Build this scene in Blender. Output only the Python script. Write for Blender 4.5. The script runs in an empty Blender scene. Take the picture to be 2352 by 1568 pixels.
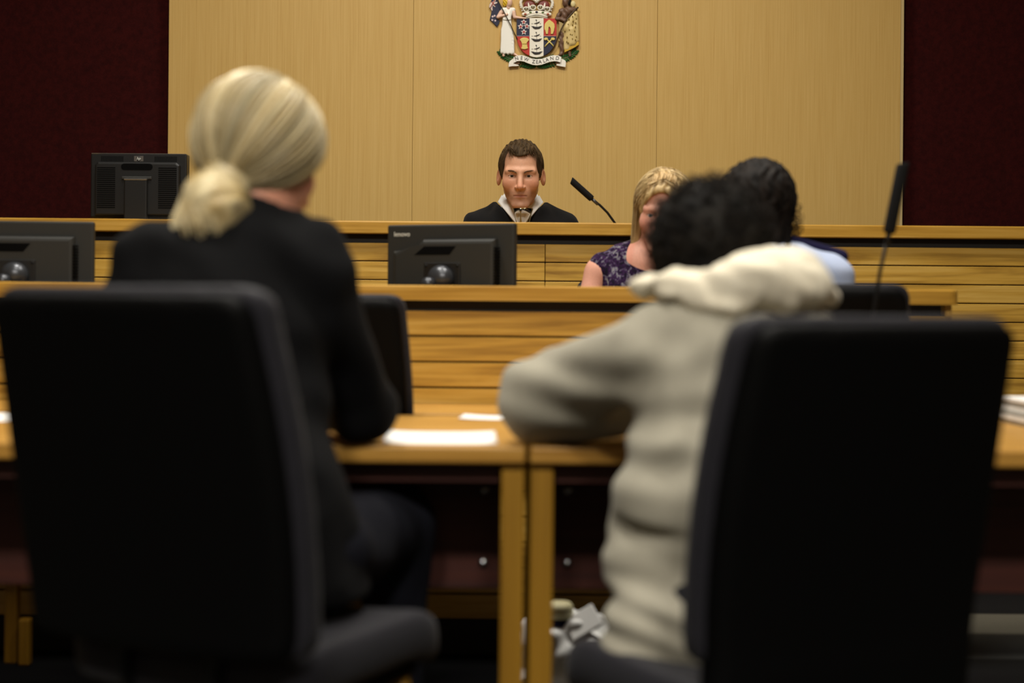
import bpy, bmesh, math, random
import numpy as np
from mathutils import Vector, Matrix

random.seed(7)
rng = np.random.default_rng(7)
SC = bpy.context.scene
COL = SC.collection
PI = math.pi

# ------------------------------------------------------------------ camera
FPX = 2352 * 50 / 36          # focal length in pixels
CAMZ = 1.008
ROLL = math.radians(0.5)
cam_data = bpy.data.cameras.new('camera')
cam_data.lens = 50; cam_data.sensor_width = 36; cam_data.sensor_fit = 'HORIZONTAL'
cam_data.shift_y = -84 / 2352
cam_data.clip_start = 0.05
cam_data.dof.use_dof = True
cam_data.dof.focus_distance = 5.9
cam_data.dof.aperture_fstop = 1.55
camera = bpy.data.objects.new('camera', cam_data)
COL.objects.link(camera)
camera.matrix_world = Matrix.Translation((0, 0, CAMZ)) @ Matrix.Rotation(PI / 2, 4, 'X') @ Matrix.Rotation(ROLL, 4, 'Z')
SC.camera = camera

# ------------------------------------------------------------------ world, exposure
world = bpy.data.worlds.new('world'); SC.world = world
world.use_nodes = True
world.node_tree.nodes['Background'].inputs[0].default_value = (0.02, 0.02, 0.022, 1)
world.node_tree.nodes['Background'].inputs[1].default_value = 0.3
SC.view_settings.view_transform = 'Standard'
SC.view_settings.look = 'None'
SC.view_settings.exposure = 0.0
SC.view_settings.gamma = 1.0
SC.view_settings.use_curve_mapping = False

# ceiling fittings: (x, y, size, power, spread in degrees)
LAMPS = [(-1.0, 4.1, 0.7, 70, 170), (0.8, 4.1, 0.7, 58, 170),
         (-0.75, 2.35, 0.55, 20, 130), (0.65, 2.35, 0.55, 14, 130),
         (0.0, 5.3, 0.45, 10, 150),
         (-0.9, -1.4, 0.7, 172, 160), (0.7, -1.4, 0.7, 148, 160)]
CEIL = 4.2

# ------------------------------------------------------------------ small helpers
def at(px, py, Y):
    """the point at depth Y that the photograph shows at pixel (px, py)"""
    u, v = px - 1176, py - 700
    uu, vv = u + v * ROLL, v - u * ROLL
    return Vector((uu * Y / FPX, Y, CAMZ - vv * Y / FPX))

def lin(c):
    return tuple(((x / 255) / 12.92 if x / 255 <= 0.04045 else ((x / 255 + 0.055) / 1.055) ** 2.4) for x in c)

def put(name, me, mat=None, parent=None, smooth=False):
    o = bpy.data.objects.new(name, me)
    COL.objects.link(o)
    if mat is not None:
        me.materials.clear(); me.materials.append(mat)
    if smooth:
        me.polygons.foreach_set('use_smooth', [True] * len(me.polygons))
    if parent is not None:
        o.parent = parent
        o.matrix_parent_inverse = Matrix.Translation(parent.location).inverted()
    return o

def tag(o, label=None, cat=None, group=None, kind=None):
    if label: o['label'] = label
    if cat: o['category'] = cat
    if group: o['group'] = group
    if kind: o['kind'] = kind
    return o

def thing(name, loc, label, cat, group=None):
    o = bpy.data.objects.new(name, None)
    o.empty_display_size = 0.05
    COL.objects.link(o)
    o.location = loc
    return tag(o, label, cat, group)

def copy_tree(o, parent=None):
    c = o.copy(); COL.objects.link(c)
    if parent is not None: c.parent = parent
    for ch in list(o.children): copy_tree(ch, c)
    return c

def mesh_bm(name, bm):
    me = bpy.data.meshes.new(name); bm.to_mesh(me); bm.free()
    return me

def mesh_vf(name, v, f):
    me = bpy.data.meshes.new(name)
    me.from_pydata([tuple(p) for p in v], [], [tuple(q) for q in f]); me.update()
    return me

def bm_box(bm, lo, hi, M=None):
    vs = [Vector((x, y, z)) for x in (lo[0], hi[0]) for y in (lo[1], hi[1]) for z in (lo[2], hi[2])]
    if M is not None: vs = [M @ v for v in vs]
    b = [bm.verts.new(v) for v in vs]
    fs = []
    for q in ((0, 1, 3, 2), (4, 6, 7, 5), (0, 4, 5, 1), (2, 3, 7, 6), (0, 2, 6, 4), (1, 5, 7, 3)):
        fs.append(bm.faces.new([b[i] for i in q]))
    return b, fs

def box_me(name, lo, hi, bevel=0.0, seg=2, M=None):
    bm = bmesh.new(); bm_box(bm, lo, hi)
    if bevel > 0:
        bmesh.ops.bevel(bm, geom=bm.edges[:], offset=bevel, segments=seg, profile=0.5, affect='EDGES')
    if M is not None: bm.transform(M)
    bmesh.ops.recalc_face_normals(bm, faces=bm.faces[:])
    return mesh_bm(name, bm)

def box(name, lo, hi, mat, parent=None, bevel=0.0, seg=2, M=None, smooth=False):
    return put(name, box_me(name, lo, hi, bevel, seg, M), mat, parent, smooth)

def tube_vf(pts, radii, n=10, cap=True):
    pts = [Vector(p) for p in pts]
    if not hasattr(radii, '__len__'): radii = [radii] * len(pts)
    V, F = [], []
    up = None
    for i, p in enumerate(pts):
        t = (pts[min(i + 1, len(pts) - 1)] - pts[max(i - 1, 0)])
        if t.length < 1e-9: t = Vector((0, 0, 1))
        t.normalize()
        if up is None:
            up = t.orthogonal().normalized()
        up = (up - t * up.dot(t)); up = up.normalized() if up.length > 1e-6 else t.orthogonal().normalized()
        w = t.cross(up)
        for k in range(n):
            a = 2 * PI * k / n
            V.append(p + (up * math.cos(a) + w * math.sin(a)) * radii[i])
    for i in range(len(pts) - 1):
        for k in range(n):
            k2 = (k + 1) % n
            F.append((i * n + k, i * n + k2, (i + 1) * n + k2, (i + 1) * n + k))
    if cap:
        F.append(tuple(range(n - 1, -1, -1)))
        F.append(tuple(range((len(pts) - 1) * n, len(pts) * n)))
    return V, F

def tube(name, pts, radii, mat, parent=None, n=10):
    return put(name, mesh_vf(name, *tube_vf(pts, radii, n)), mat, parent, True)

def lathe_vf(prof, n=24, c=(0, 0, 0)):
    V, F = [], []
    for r, z in prof:
        for k in range(n):
            a = 2 * PI * k / n
            V.append((c[0] + r * math.cos(a), c[1] + r * math.sin(a), c[2] + z))
    for i in range(len(prof) - 1):
        for k in range(n):
            k2 = (k + 1) % n
            F.append((i * n + k, i * n + k2, (i + 1) * n + k2, (i + 1) * n + k))
    return V, F

def lathe(name, prof, mat, parent=None, n=24, c=(0, 0, 0)):
    return put(name, mesh_vf(name, *lathe_vf(prof, n, c)), mat, parent, True)

def join_vf(parts):
    V, F = [], []
    for v, f in parts:
        o = len(V); V += list(v); F += [tuple(i + o for i in q) for q in f]
    return V, F

def prism_me(name, pts, y0, y1, bevel=0.0, seg=2):
    """outline in (x, z), extruded from y0 (front) back to y1, front edge rounded"""
    bm = bmesh.new()
    a = [bm.verts.new((p[0], y0, p[1])) for p in pts]
    b = [bm.verts.new((p[0], y1, p[1])) for p in pts]
    f = bm.faces.new(a); bm.faces.new(b[::-1])
    n = len(pts)
    for i in range(n):
        j = (i + 1) % n
        bm.faces.new((a[j], a[i], b[i], b[j]))
    if bevel > 0:
        es = [e for e in f.edges]
        bmesh.ops.bevel(bm, geom=es, offset=bevel, segments=seg, profile=0.5, affect='EDGES', clamp_overlap=True)
    bmesh.ops.triangulate(bm, faces=[q for q in bm.faces if len(q.verts) > 4])
    bmesh.ops.recalc_face_normals(bm, faces=bm.faces[:])
    return mesh_bm(name, bm)

def text_me(s, size, depth=0.0005, shear=0.0):
    cu = bpy.data.curves.new('text', 'FONT')
    cu.body = s; cu.size = size; cu.extrude = depth; cu.align_x = 'CENTER'; cu.align_y = 'CENTER'; cu.shear = shear
    ob = bpy.data.objects.new('text', cu); COL.objects.link(ob)
    dg = bpy.context.evaluated_depsgraph_get()
    me = bpy.data.meshes.new_from_object(ob.evaluated_get(dg))
    bpy.data.objects.remove(ob); bpy.data.curves.remove(cu)
    return me

# ------------------------------------------------------------------ signed-distance modelling
def _v(c): return [np.float32(t) for t in c]

def s_ell(P, c, r):
    x, y, z = (P[i] - np.float32(c[i]) for i in range(3))
    r = _v(r)
    k0 = np.sqrt((x / r[0]) ** 2 + (y / r[1]) ** 2 + (z / r[2]) ** 2) + np.float32(1e-6)
    k1 = np.sqrt((x / r[0] ** 2) ** 2 + (y / r[1] ** 2) ** 2 + (z / r[2] ** 2) ** 2) + np.float32(1e-6)
    return k0 * (k0 - 1) / k1

def s_ellm(P, c, r, R):
    """ellipsoid with rotation matrix R (columns = its axes)"""
    d = [P[i] - np.float32(c[i]) for i in range(3)]
    Q = [d[0] * np.float32(R[0][j]) + d[1] * np.float32(R[1][j]) + d[2] * np.float32(R[2][j]) for j in range(3)]
    return s_ell(Q, (0, 0, 0), r)

def s_cone(P, a, b, ra, rb):
    a = [float(t) for t in a]; b = [float(t) for t in b]
    d = [b[i] - a[i] for i in range(3)]
    L2 = sum(t * t for t in d) + 1e-9
    q = [P[i] - np.float32(a[i]) for i in range(3)]
    t = np.clip((q[0] * np.float32(d[0]) + q[1] * np.float32(d[1]) + q[2] * np.float32(d[2])) / np.float32(L2), 0, 1)
    return np.sqrt((q[0] - t * np.float32(d[0])) ** 2 + (q[1] - t * np.float32(d[1])) ** 2 + (q[2] - t * np.float32(d[2])) ** 2) - (np.float32(ra) + t * np.float32(rb - ra))

def s_box(P, c, h, r):
    q = [np.abs(P[i] - np.float32(c[i])) - np.float32(h[i] - r) for i in range(3)]
    out = np.sqrt(np.maximum(q[0], 0) ** 2 + np.maximum(q[1], 0) ** 2 + np.maximum(q[2], 0) ** 2)
    return out + np.minimum(np.maximum(np.maximum(q[0], q[1]), q[2]), 0) - np.float32(r)

def smin(a, b, k):
    k = np.float32(k)
    h = np.clip(0.5 + 0.5 * (b - a) / k, 0, 1)
    return b + (a - b) * h - k * h * (1 - h)

def smax(a, b, k): return -smin(-a, -b, k)

def axis(lo, hi, h, fine=None):
    """coordinates along one axis, finer inside fine=(lo, hi, h)"""
    if fine is None: return np.arange(lo, hi + h, h, dtype=np.float32)
    a, b, hf = fine
    L = np.arange(a - h, lo - h, -h)[::-1]
    return np.concatenate([L, np.arange(a, b, hf), np.arange(b, hi + h, h)]).astype(np.float32)

def nets(F, xs, ys, zs):
    """surface nets on a rectilinear grid"""
    ins = F < 0
    c = np.zeros(tuple(n - 1 for n in F.shape), np.uint8)
    for i in (0, 1):
        for j in (0, 1):
            for k in (0, 1):
                c += ins[i:F.shape[0] - 1 + i, j:F.shape[1] - 1 + j, k:F.shape[2] - 1 + k]
    act = (c > 0) & (c < 8)
    I, J, K = np.nonzero(act)
    idx = np.full(act.shape, -1, np.int32); idx[I, J, K] = np.arange(len(I))
    S = np.zeros((len(I), 3)); N = np.zeros(len(I))
    ax = (xs, ys, zs)
    for d in range(3):
        o = [t for t in range(3) if t != d]
        for p in (0, 1):
            for q in (0, 1):
                A = [I.copy(), J.copy(), K.copy()]
                A[o[0]] += p; A[o[1]] += q
                B = [t.copy() for t in A]; B[d] += 1
                fa = F[A[0], A[1], A[2]]; fb = F[B[0], B[1], B[2]]
                m = (fa < 0) != (fb < 0)
                t = np.where(m, fa / np.where(m, fa - fb, 1), 0)
                for e in range(3):
                    va = ax[e][A[e]]; vb = ax[e][B[e]]
                    S[:, e] += np.where(m, va + (vb - va) * t, 0)
                N += m
    V = S / N[:, None]
    Q = []
    for d in range(3):
        o = [t for t in range(3) if t != d]
        sl0 = [slice(None)] * 3; sl1 = [slice(None)] * 3
        sl0[d] = slice(0, -1); sl1[d] = slice(1, None)
        a = ins[tuple(sl0)]; b = ins[tuple(sl1)]
        X = list(np.nonzero(a != b))
        ok = (X[o[0]] >= 1) & (X[o[1]] >= 1) & (X[o[0]] < F.shape[o[0]] - 1) & (X[o[1]] < F.shape[o[1]] - 1)
        X = [t[ok] for t in X]
        s = a[X[0], X[1], X[2]]
        cs = []
        for p, q in ((1, 1), (0, 1), (0, 0), (1, 0)):
            Y = [t.copy() for t in X]; Y[o[0]] -= p; Y[o[1]] -= q
            cs.append(idx[Y[0], Y[1], Y[2]])
        q4 = np.stack(cs, 1)
        if d == 1: s = ~s
        q4 = np.where(s[:, None], q4, q4[:, ::-1])
        Q.append(q4)
    return V, np.concatenate(Q)

def np_mesh(name, V, Q):
    me = bpy.data.meshes.new(name)
    me.vertices.add(len(V)); me.vertices.foreach_set('co', np.ascontiguousarray(V, np.float32).ravel())
    n, k = Q.shape
    me.loops.add(n * k); me.loops.foreach_set('vertex_index', np.ascontiguousarray(Q, np.int32).ravel())
    me.polygons.add(n); me.polygons.foreach_set('loop_start', np.arange(0, n * k, k, dtype=np.int32))
    me.polygons.foreach_set('use_smooth', np.ones(n, bool))
    me.update(calc_edges=True); me.validate()
    return me

def sdf_vq(f, lo, hi, h):
    xs, ys, zs = (np.arange(lo[i], hi[i] + h, h, dtype=np.float32) for i in range(3))
    P = (xs[:, None, None], ys[None, :, None], zs[None, None, :])
    F = np.broadcast_to(f(P), (len(xs), len(ys), len(zs))).astype(np.float32)
    return nets(F, xs, ys, zs)

def sdf(name, f, lo, hi, h, mat, parent=None, colour=None):
    V, Q = sdf_vq(f, lo, hi, h)
    me = np_mesh(name, V, Q)
    if colour is not None: paint(me, colour(V))
    return put(name, me, mat, parent)

def paint(me, rgb):
    a = me.color_attributes.new('Col', 'FLOAT_COLOR', 'POINT')
    d = np.ones((len(me.vertices), 4), np.float32); d[:, :3] = rgb
    a.data.foreach_set('color', d.ravel())

def strands_mesh(name, lines, r0, r1, rgb=None):
    """lines: (n, m, 3) polylines -> thin three-sided strands in one mesh; rgb: (n, 3) colour of each"""
    L = np.asarray(lines, float); n, m, _ = L.shape
    T = np.gradient(L, axis=1); T /= np.linalg.norm(T, axis=2, keepdims=True) + 1e-9
    ref = rng.normal(size=(n, 1, 3)); U = np.cross(T, ref); U /= np.linalg.norm(U, axis=2, keepdims=True) + 1e-9
    W = np.cross(T, U)
    rad = np.linspace(r0, r1, m)[None, :, None]
    R = [L + (U * math.cos(a) + W * math.sin(a)) * rad for a in (0, 2.094, 4.189)]
    V = np.stack(R, 2).reshape(-1, 3)
    base = (np.arange(n) * m * 3)[:, None, None] + (np.arange(m - 1) * 3)[None, :, None]
    Q = []
    for k in range(3):
        k2 = (k + 1) % 3
        Q.append(np.stack([base + k, base + k2, base + 3 + k2, base + 3 + k], -1).reshape(-1, 4))
    me = np_mesh(name, V, np.concatenate(Q))
    if rgb is not None: paint(me, np.repeat(np.asarray(rgb), m * 3, axis=0))
    return me

# ------------------------------------------------------------------ materials
def mat(name, col, rough=0.5, spec=0.5, metal=0.0, coat=0.0, sheen=0.0, trans=0.0, ior=1.45, sss=0.0):
    m = bpy.data.materials.new(name); m.use_nodes = True
    b = m.node_tree.nodes['Principled BSDF']
    b.inputs['Base Color'].default_value = (*col, 1)
    b.inputs['Roughness'].default_value = rough
    b.inputs['Specular IOR Level'].default_value = spec
    b.inputs['Metallic'].default_value = metal
    b.inputs['Coat Weight'].default_value = coat
    b.inputs['Sheen Weight'].default_value = sheen
    b.inputs['Transmission Weight'].default_value = trans
    b.inputs['IOR'].default_value = ior
    b.inputs['Subsurface Weight'].default_value = sss
    return m

def nd(m, t, **kw):
    n = m.node_tree.nodes.new(t)
    for k, v in kw.items(): setattr(n, k, v)
    return n

def link(m, a, b): m.node_tree.links.new(a, b)

def ramp(m, stops):
    r = nd(m, 'ShaderNodeValToRGB')
    e = r.color_ramp.elements
    e[0].position, e[0].color = stops[0][0], (*stops[0][1], 1)
    e[1].position, e[1].color = stops[-1][0], (*stops[-1][1], 1)
    for p, c in stops[1:-1]:
        q = e.new(p); q.color = (*c, 1)
    return r

def noise(m, vec, scale, detail=4, dist=0.0, rough=0.55):
    n = nd(m, 'ShaderNodeTexNoise')
    n.inputs['Scale'].default_value = scale; n.inputs['Detail'].default_value = detail
    n.inputs['Distortion'].default_value = dist; n.inputs['Roughness'].default_value = rough
    link(m, vec, n.inputs['Vector'])
    return n

def coords(m, scale=(1, 1, 1), rand=0.0):
    tc = nd(m, 'ShaderNodeTexCoord'); mp = nd(m, 'ShaderNodeMapping')
    mp.inputs['Scale'].default_value = scale
    if rand:
        oi = nd(m, 'ShaderNodeObjectInfo'); mu = nd(m, 'ShaderNodeMath', operation='MULTIPLY'); mu.inputs[1].default_value = rand
        link(m, oi.outputs['Random'], mu.inputs[0])
        ad = nd(m, 'ShaderNodeVectorMath', operation='ADD')
        link(m, tc.outputs['Object'], ad.inputs[0]); link(m, mu.outputs[0], ad.inputs[1])
        link(m, ad.outputs[0], mp.inputs['Vector'])
    else:
        link(m, tc.outputs['Object'], mp.inputs['Vector'])
    return mp.outputs[0]

def bump(m, fac, strength, dist=0.002):
    b = nd(m, 'ShaderNodeBump'); b.inputs['Strength'].default_value = strength; b.inputs['Distance'].default_value = dist
    link(m, fac, b.inputs['Height'])
    link(m, b.outputs[0], m.node_tree.nodes['Principled BSDF'].inputs['Normal'])

def wood(name, c_dark, c_mid, c_light, axis='X', rough=0.4, rand=9.0, fine=1.0, var=0.12, ring=0.35):
    m = mat(name, c_mid, rough)
    B = m.node_tree.nodes['Principled BSDF']
    if axis == 'X': s1, s2 = (0.8, 9, 9), (2.2, 70, 70)
    else: s1, s2 = (9, 9, 0.45), (95, 95, 1.3)
    v1 = coords(m, s1, rand); v2 = coords(m, s2, rand)
    n1 = noise(m, v1, 1.6, 4, 1.6); n2 = noise(m, v2, 1.0 * fine, 5, 0.2)
    mx = nd(m, 'ShaderNodeMath', operation='MULTIPLY_ADD'); mx.inputs[1].default_value = ring
    link(m, n1.outputs[0], mx.inputs[0])
    m2 = nd(m, 'ShaderNodeMath', operation='MULTIPLY'); m2.inputs[1].default_value = 1 - ring
    link(m, n2.outputs[0], m2.inputs[0]); link(m, m2.outputs[0], mx.inputs[2])
    r = ramp(m, [(0.3, c_dark), (0.5, c_mid), (0.7, c_light)])
    link(m, mx.outputs[0], r.inputs[0])
    oi = nd(m, 'ShaderNodeObjectInfo')
    hs = nd(m, 'ShaderNodeHueSaturation')
    ma = nd(m, 'ShaderNodeMath', operation='MULTIPLY_ADD'); ma.inputs[1].default_value = var * 2; ma.inputs[2].default_value = 1 - var
    link(m, oi.outputs['Random'], ma.inputs[0]); link(m, ma.outputs[0], hs.inputs['Value'])
    link(m, r.outputs[0], hs.inputs['Color']); link(m, hs.outputs[0], B.inputs['Base Color'])
    bump(m, n2.outputs[0], 0.08, 0.001)
    return m

def cloth(name, c1, c2, scale=400, rough=0.9, bstr=0.25, sheen=0.0, big=0.0):
    m = mat(name, c1, rough, 0.2, sheen=sheen)
    v = coords(m, (1, 1, 1))
    n = noise(m, v, scale, 3)
    src = n.outputs[0]
    if big:
        nb = noise(m, v, big, 3); a = nd(m, 'ShaderNodeMath', operation='MULTIPLY_ADD'); a.inputs[1].default_value = 0.5
        link(m, nb.outputs[0], a.inputs[0]); h = nd(m, 'ShaderNodeMath', operation='MULTIPLY'); h.inputs[1].default_value = 0.5
        link(m, n.outputs[0], h.inputs[0]); link(m, h.outputs[0], a.inputs[2]); src = a.outputs[0]
    r = ramp(m, [(0.35, c1), (0.65, c2)])
    link(m, src, r.inputs[0]); link(m, r.outputs[0], m.node_tree.nodes['Principled BSDF'].inputs['Base Color'])
    bump(m, n.outputs[0], bstr, 0.001)
    return m

def attr_mat(name, rough=0.5, spec=0.4, sss=0.0, nscale=0, nstr=0.1):
    m = mat(name, (0.5, 0.5, 0.5), rough, spec, sss=sss)
    a = nd(m, 'ShaderNodeAttribute', attribute_name='Col')
    B = m.node_tree.nodes['Principled BSDF']
    if nscale:
        n = noise(m, coords(m), nscale, 3)
        mx = nd(m, 'ShaderNodeMix', data_type='RGBA', blend_type='MULTIPLY'); mx.inputs[0].default_value = nstr
        r = ramp(m, [(0.3, (0.55, 0.5, 0.5)), (0.7, (1, 1, 1))])
        link(m, n.outputs[0], r.inputs[0]); link(m, a.outputs['Color'], mx.inputs[6]); link(m, r.outputs[0], mx.inputs[7])
        link(m, mx.outputs[2], B.inputs['Base Color'])
        bump(m, n.outputs[0], 0.15, 0.0006)
    else:
        link(m, a.outputs['Color'], B.inputs['Base Color'])
    if sss:
        B.inputs['Subsurface Radius'].default_value = (1, 0.35, 0.2); B.inputs['Subsurface Scale'].default_value = 0.004
    return m

M = {}
M['panel'] = wood('oak_veneer', lin((196, 157, 84)), lin((204, 167, 95)), lin((211, 176, 106)), 'Z', 0.5, 7.0, 2.2, 0.02, 0.22)
M['bench'] = wood('honey_oak', lin((124, 84, 24)), lin((200, 156, 64)), lin((222, 182, 96)), 'X', 0.38, 9.0, 1.0, 0.08, 0.55)
M['bench_top'] = wood('bench_top_oak', lin((152, 108, 34)), lin((190, 144, 56)), lin((210, 166, 82)), 'X', 0.32, 9.0, 1.0, 0.04, 0.5)
M['table'] = wood('table_oak', lin((146, 102, 34)), lin((174, 128, 54)), lin((192, 148, 74)), 'X', 0.42, 5.0, 1.0, 0.05, 0.4)
M['leg_wood'] = wood('leg_oak', lin((120, 84, 12)), lin((142, 102, 18)), lin((158, 116, 30)), 'Z', 0.5, 5.0, 1.0, 0.05, 0.4)
M['modesty'] = wood('dark_stained_board', lin((40, 13, 7)), lin((58, 20, 10)), lin((68, 28, 14)), 'X', 0.6, 5.0)
M['recess'] = mat('black_recess', lin((26, 23, 20)), 0.6)
M['plinth'] = mat('black_plinth', lin((14, 13, 13)), 0.7)
M['maroon'] = cloth('maroon_fabric', lin((38, 3, 3)), lin((58, 10, 8)), 260, 0.95, 0.3, 0.0, 40)
M['trimlight'] = mat('pale_edge', lin((206, 182, 128)), 0.5)
M['wallpaint'] = mat('dark_wall_paint', lin((96, 84, 70)), 0.9)
M['ceiling'] = mat('ceiling_paint', lin((150, 146, 138)), 0.95)
M['chair_fabric'] = cloth('charcoal_chair_fabric', lin((20, 20, 24)), lin((38, 37, 43)), 500, 0.6, 0.3, 0.05)
M['chair_shell'] = mat('black_chair_shell', lin((4, 4, 4)), 0.6, 0.1)
M['metal_black'] = mat('black_metal', lin((20, 20, 20)), 0.4, 0.5, 0.6)
M['plastic'] = mat('charcoal_plastic', lin((34, 34, 31)), 0.6)
M['plastic2'] = mat('black_plastic', lin((15, 15, 15)), 0.45)
M['plastic3'] = mat('deep_black_plastic', lin((4, 4, 4)), 0.9, 0.1)
M['silver'] = mat('silver_metal', lin((190, 190, 190)), 0.25, 0.5, 1.0)
M['chrome'] = mat('dark_chrome', lin((70, 72, 76)), 0.3, 0.5, 0.6)
M['white'] = mat('white_paper', lin((240, 239, 236)), 0.75)
M['label_white'] = mat('label_white', lin((215, 215, 205)), 0.6)
M['ink'] = mat('black_ink', lin((18, 17, 16)), 0.7)
M['grey_print'] = mat('grey_print', lin((165, 165, 160)), 0.5)
M['glass'] = mat('clear_glass', (0.98, 0.98, 0.96), 0.0, 0.5, trans=1.0, ior=1.25)
M['foam'] = cloth('black_foam', lin((12, 12, 12)), lin((26, 26, 26)), 900, 0.95, 0.5)
M['skin'] = attr_mat('skin', 0.5, 0.35, 0.12, 260, 0.22)
M['hair'] = attr_mat('hair', 0.42, 0.5)
M['hair_dull'] = attr_mat('dark_hair', 0.7, 0.15)
M['eye'] = attr_mat('eye', 0.12, 0.6)
M['painted'] = attr_mat('painted_relief', 0.45, 0.45)
M['robe'] = cloth('black_robe_wool', lin((9, 9, 10)), lin((21, 21, 22)), 600, 0.9, 0.3, 0.04)
M['shirt_white'] = cloth('white_cotton', lin((225, 224, 220)), lin((240, 239, 235)), 500, 0.85, 0.1)
M['suit'] = cloth('black_suit_wool', lin((5, 5, 6)), lin((12, 12, 14)), 600, 0.9, 0.3, 0.0)
M['trousers'] = cloth('navy_trousers', lin((10, 11, 17)), lin((22, 23, 33)), 600, 0.9, 0.3)
M['jacket'] = cloth('beige_jacket_cotton', lin((144, 139, 124)), lin((162, 157, 141)), 420, 0.85, 0.2, 0.05, 9)
M['hood'] = cloth('cream_fleece_hood', lin((220, 210, 186)), lin((238, 230, 208)), 160, 0.95, 0.6, 0.1, 12)
M['shirt_blue'] = cloth('pale_blue_shirt', lin((176, 190, 222)), lin((200, 212, 238)), 500, 0.85, 0.15)
M['navy'] = cloth('navy_cloth', lin((16, 14, 44)), lin((28, 25, 62)), 500, 0.85, 0.2)
M['shoe'] = mat('black_leather', lin((14, 13, 13)), 0.35)

# carpet: dark pile with broad grey bands across the room
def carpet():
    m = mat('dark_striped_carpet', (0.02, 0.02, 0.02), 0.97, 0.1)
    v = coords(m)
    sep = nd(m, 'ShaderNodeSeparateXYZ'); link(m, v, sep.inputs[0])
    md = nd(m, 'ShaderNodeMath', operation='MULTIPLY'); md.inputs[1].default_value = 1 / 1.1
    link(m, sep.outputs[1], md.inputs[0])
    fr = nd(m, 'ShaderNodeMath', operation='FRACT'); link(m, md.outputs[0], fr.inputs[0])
    r = ramp(m, [(0.0, lin((40, 40, 38))), (0.04, lin((98, 96, 86))), (0.26, lin((104, 101, 90))), (0.29, lin((22, 23, 25))), (0.55, lin((20, 20, 22))), (0.72, lin((24, 25, 26))), (0.74, lin((58, 60, 60))), (0.80, lin((30, 31, 33))), (1.0, lin((40, 40, 38)))])  # dark gap between bands also paints the floor shade before the clerk bench
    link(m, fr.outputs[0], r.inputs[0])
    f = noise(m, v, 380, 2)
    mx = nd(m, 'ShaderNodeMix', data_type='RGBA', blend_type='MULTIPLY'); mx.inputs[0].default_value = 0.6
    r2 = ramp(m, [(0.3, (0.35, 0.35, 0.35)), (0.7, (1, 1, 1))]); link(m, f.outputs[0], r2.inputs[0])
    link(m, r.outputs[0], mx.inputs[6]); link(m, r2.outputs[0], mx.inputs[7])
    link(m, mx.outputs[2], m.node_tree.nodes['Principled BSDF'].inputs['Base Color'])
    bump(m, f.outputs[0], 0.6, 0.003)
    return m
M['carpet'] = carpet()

# purple top with pale flowers
def floral():
    m = mat('purple_floral_fabric', lin((44, 16, 56)), 0.85, 0.2)
    v = coords(m)
    n = noise(m, v, 62, 4, 1.2); n2 = noise(m, v, 24, 2)
    r = ramp(m, [(0.42, lin((16, 10, 26))), (0.53, lin((46, 16, 60))), (0.575, lin((96, 92, 108))), (0.66, lin((140, 140, 128)))])
    mu = nd(m, 'ShaderNodeMath', operation='MULTIPLY_ADD'); mu.inputs[1].default_value = 0.3
    link(m, n2.outputs[0], mu.inputs[0])
    m2 = nd(m, 'ShaderNodeMath', operation='MULTIPLY'); m2.inputs[1].default_value = 0.7
    link(m, n.outputs[0], m2.inputs[0]); link(m, m2.outputs[0], mu.inputs[2])
    link(m, mu.outputs[0], r.inputs[0]); link(m, r.outputs[0], m.node_tree.nodes['Principled BSDF'].inputs['Base Color'])
    return m
M['floral'] = floral()

def emit(name, col, s):
    m = bpy.data.materials.new(name); m.use_nodes = True
    b = m.node_tree.nodes['Principled BSDF']
    b.inputs['Base Color'].default_value = (*col, 1)
    b.inputs['Emission Color'].default_value = (*col, 1); b.inputs['Emission Strength'].default_value = s
    return m
M['diffuser'] = emit('lamp_diffuser', (1.0, 0.9, 0.75), 3.0)

def plastic_bag():
    m = mat('pale_plastic_film', lin((232, 232, 230)), 0.4, 0.5)
    m.node_tree.nodes['Principled BSDF'].inputs['Transmission Weight'].default_value = 0.0
    return m
M['bag'] = plastic_bag()

# ------------------------------------------------------------------ room shell
XL, XR, Y0, Y1 = -3.6, 3.6, -2.2, 6.66
def struct(o): o['kind'] = 'structure'; return o
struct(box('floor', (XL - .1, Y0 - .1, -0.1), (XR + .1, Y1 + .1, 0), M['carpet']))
struct(box('ceiling', (XL - .1, Y0 - .1, CEIL), (XR + .1, Y1 + .1, CEIL + 0.1), M['ceiling']))
struct(box('wall_left', (XL - .1, Y0, 0), (XL, Y1, CEIL), M['wallpaint']))
struct(box('wall_right', (XR, Y0, 0), (XR + .1, Y1, CEIL), M['wallpaint']))
struct(box('wall_front', (XL - .1, Y0 - .1, 0), (XR + .1, Y0, CEIL), M['wallpaint']))
wall_back = struct(box('wall_back', (XL - .1, Y1, 0), (XR + .1, Y1 + .1, CEIL), M['maroon']))
WALL = 6.6
ex = [at(386, 260, WALL).x, at(948, 260, WALL).x, at(1508.5, 260, WALL).x, at(2068, 260, WALL).x]
for i in range(3):
    o = box('panel', (ex[i] + .0006, WALL, 0.0), (ex[i + 1] - .0006, Y1 - .002, CEIL - .004), M['panel'], wall_back, 0.0008, 1)
    tag(o, 'pale oak veneer wall panel with fine vertical grain')
o = box('edge_trim', (ex[3] - .0005, WALL + .002, 0.0), (ex[3] + .014, Y1 - .002, CEIL - .004), M['trimlight'], wall_back, 0.001, 1)

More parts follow.
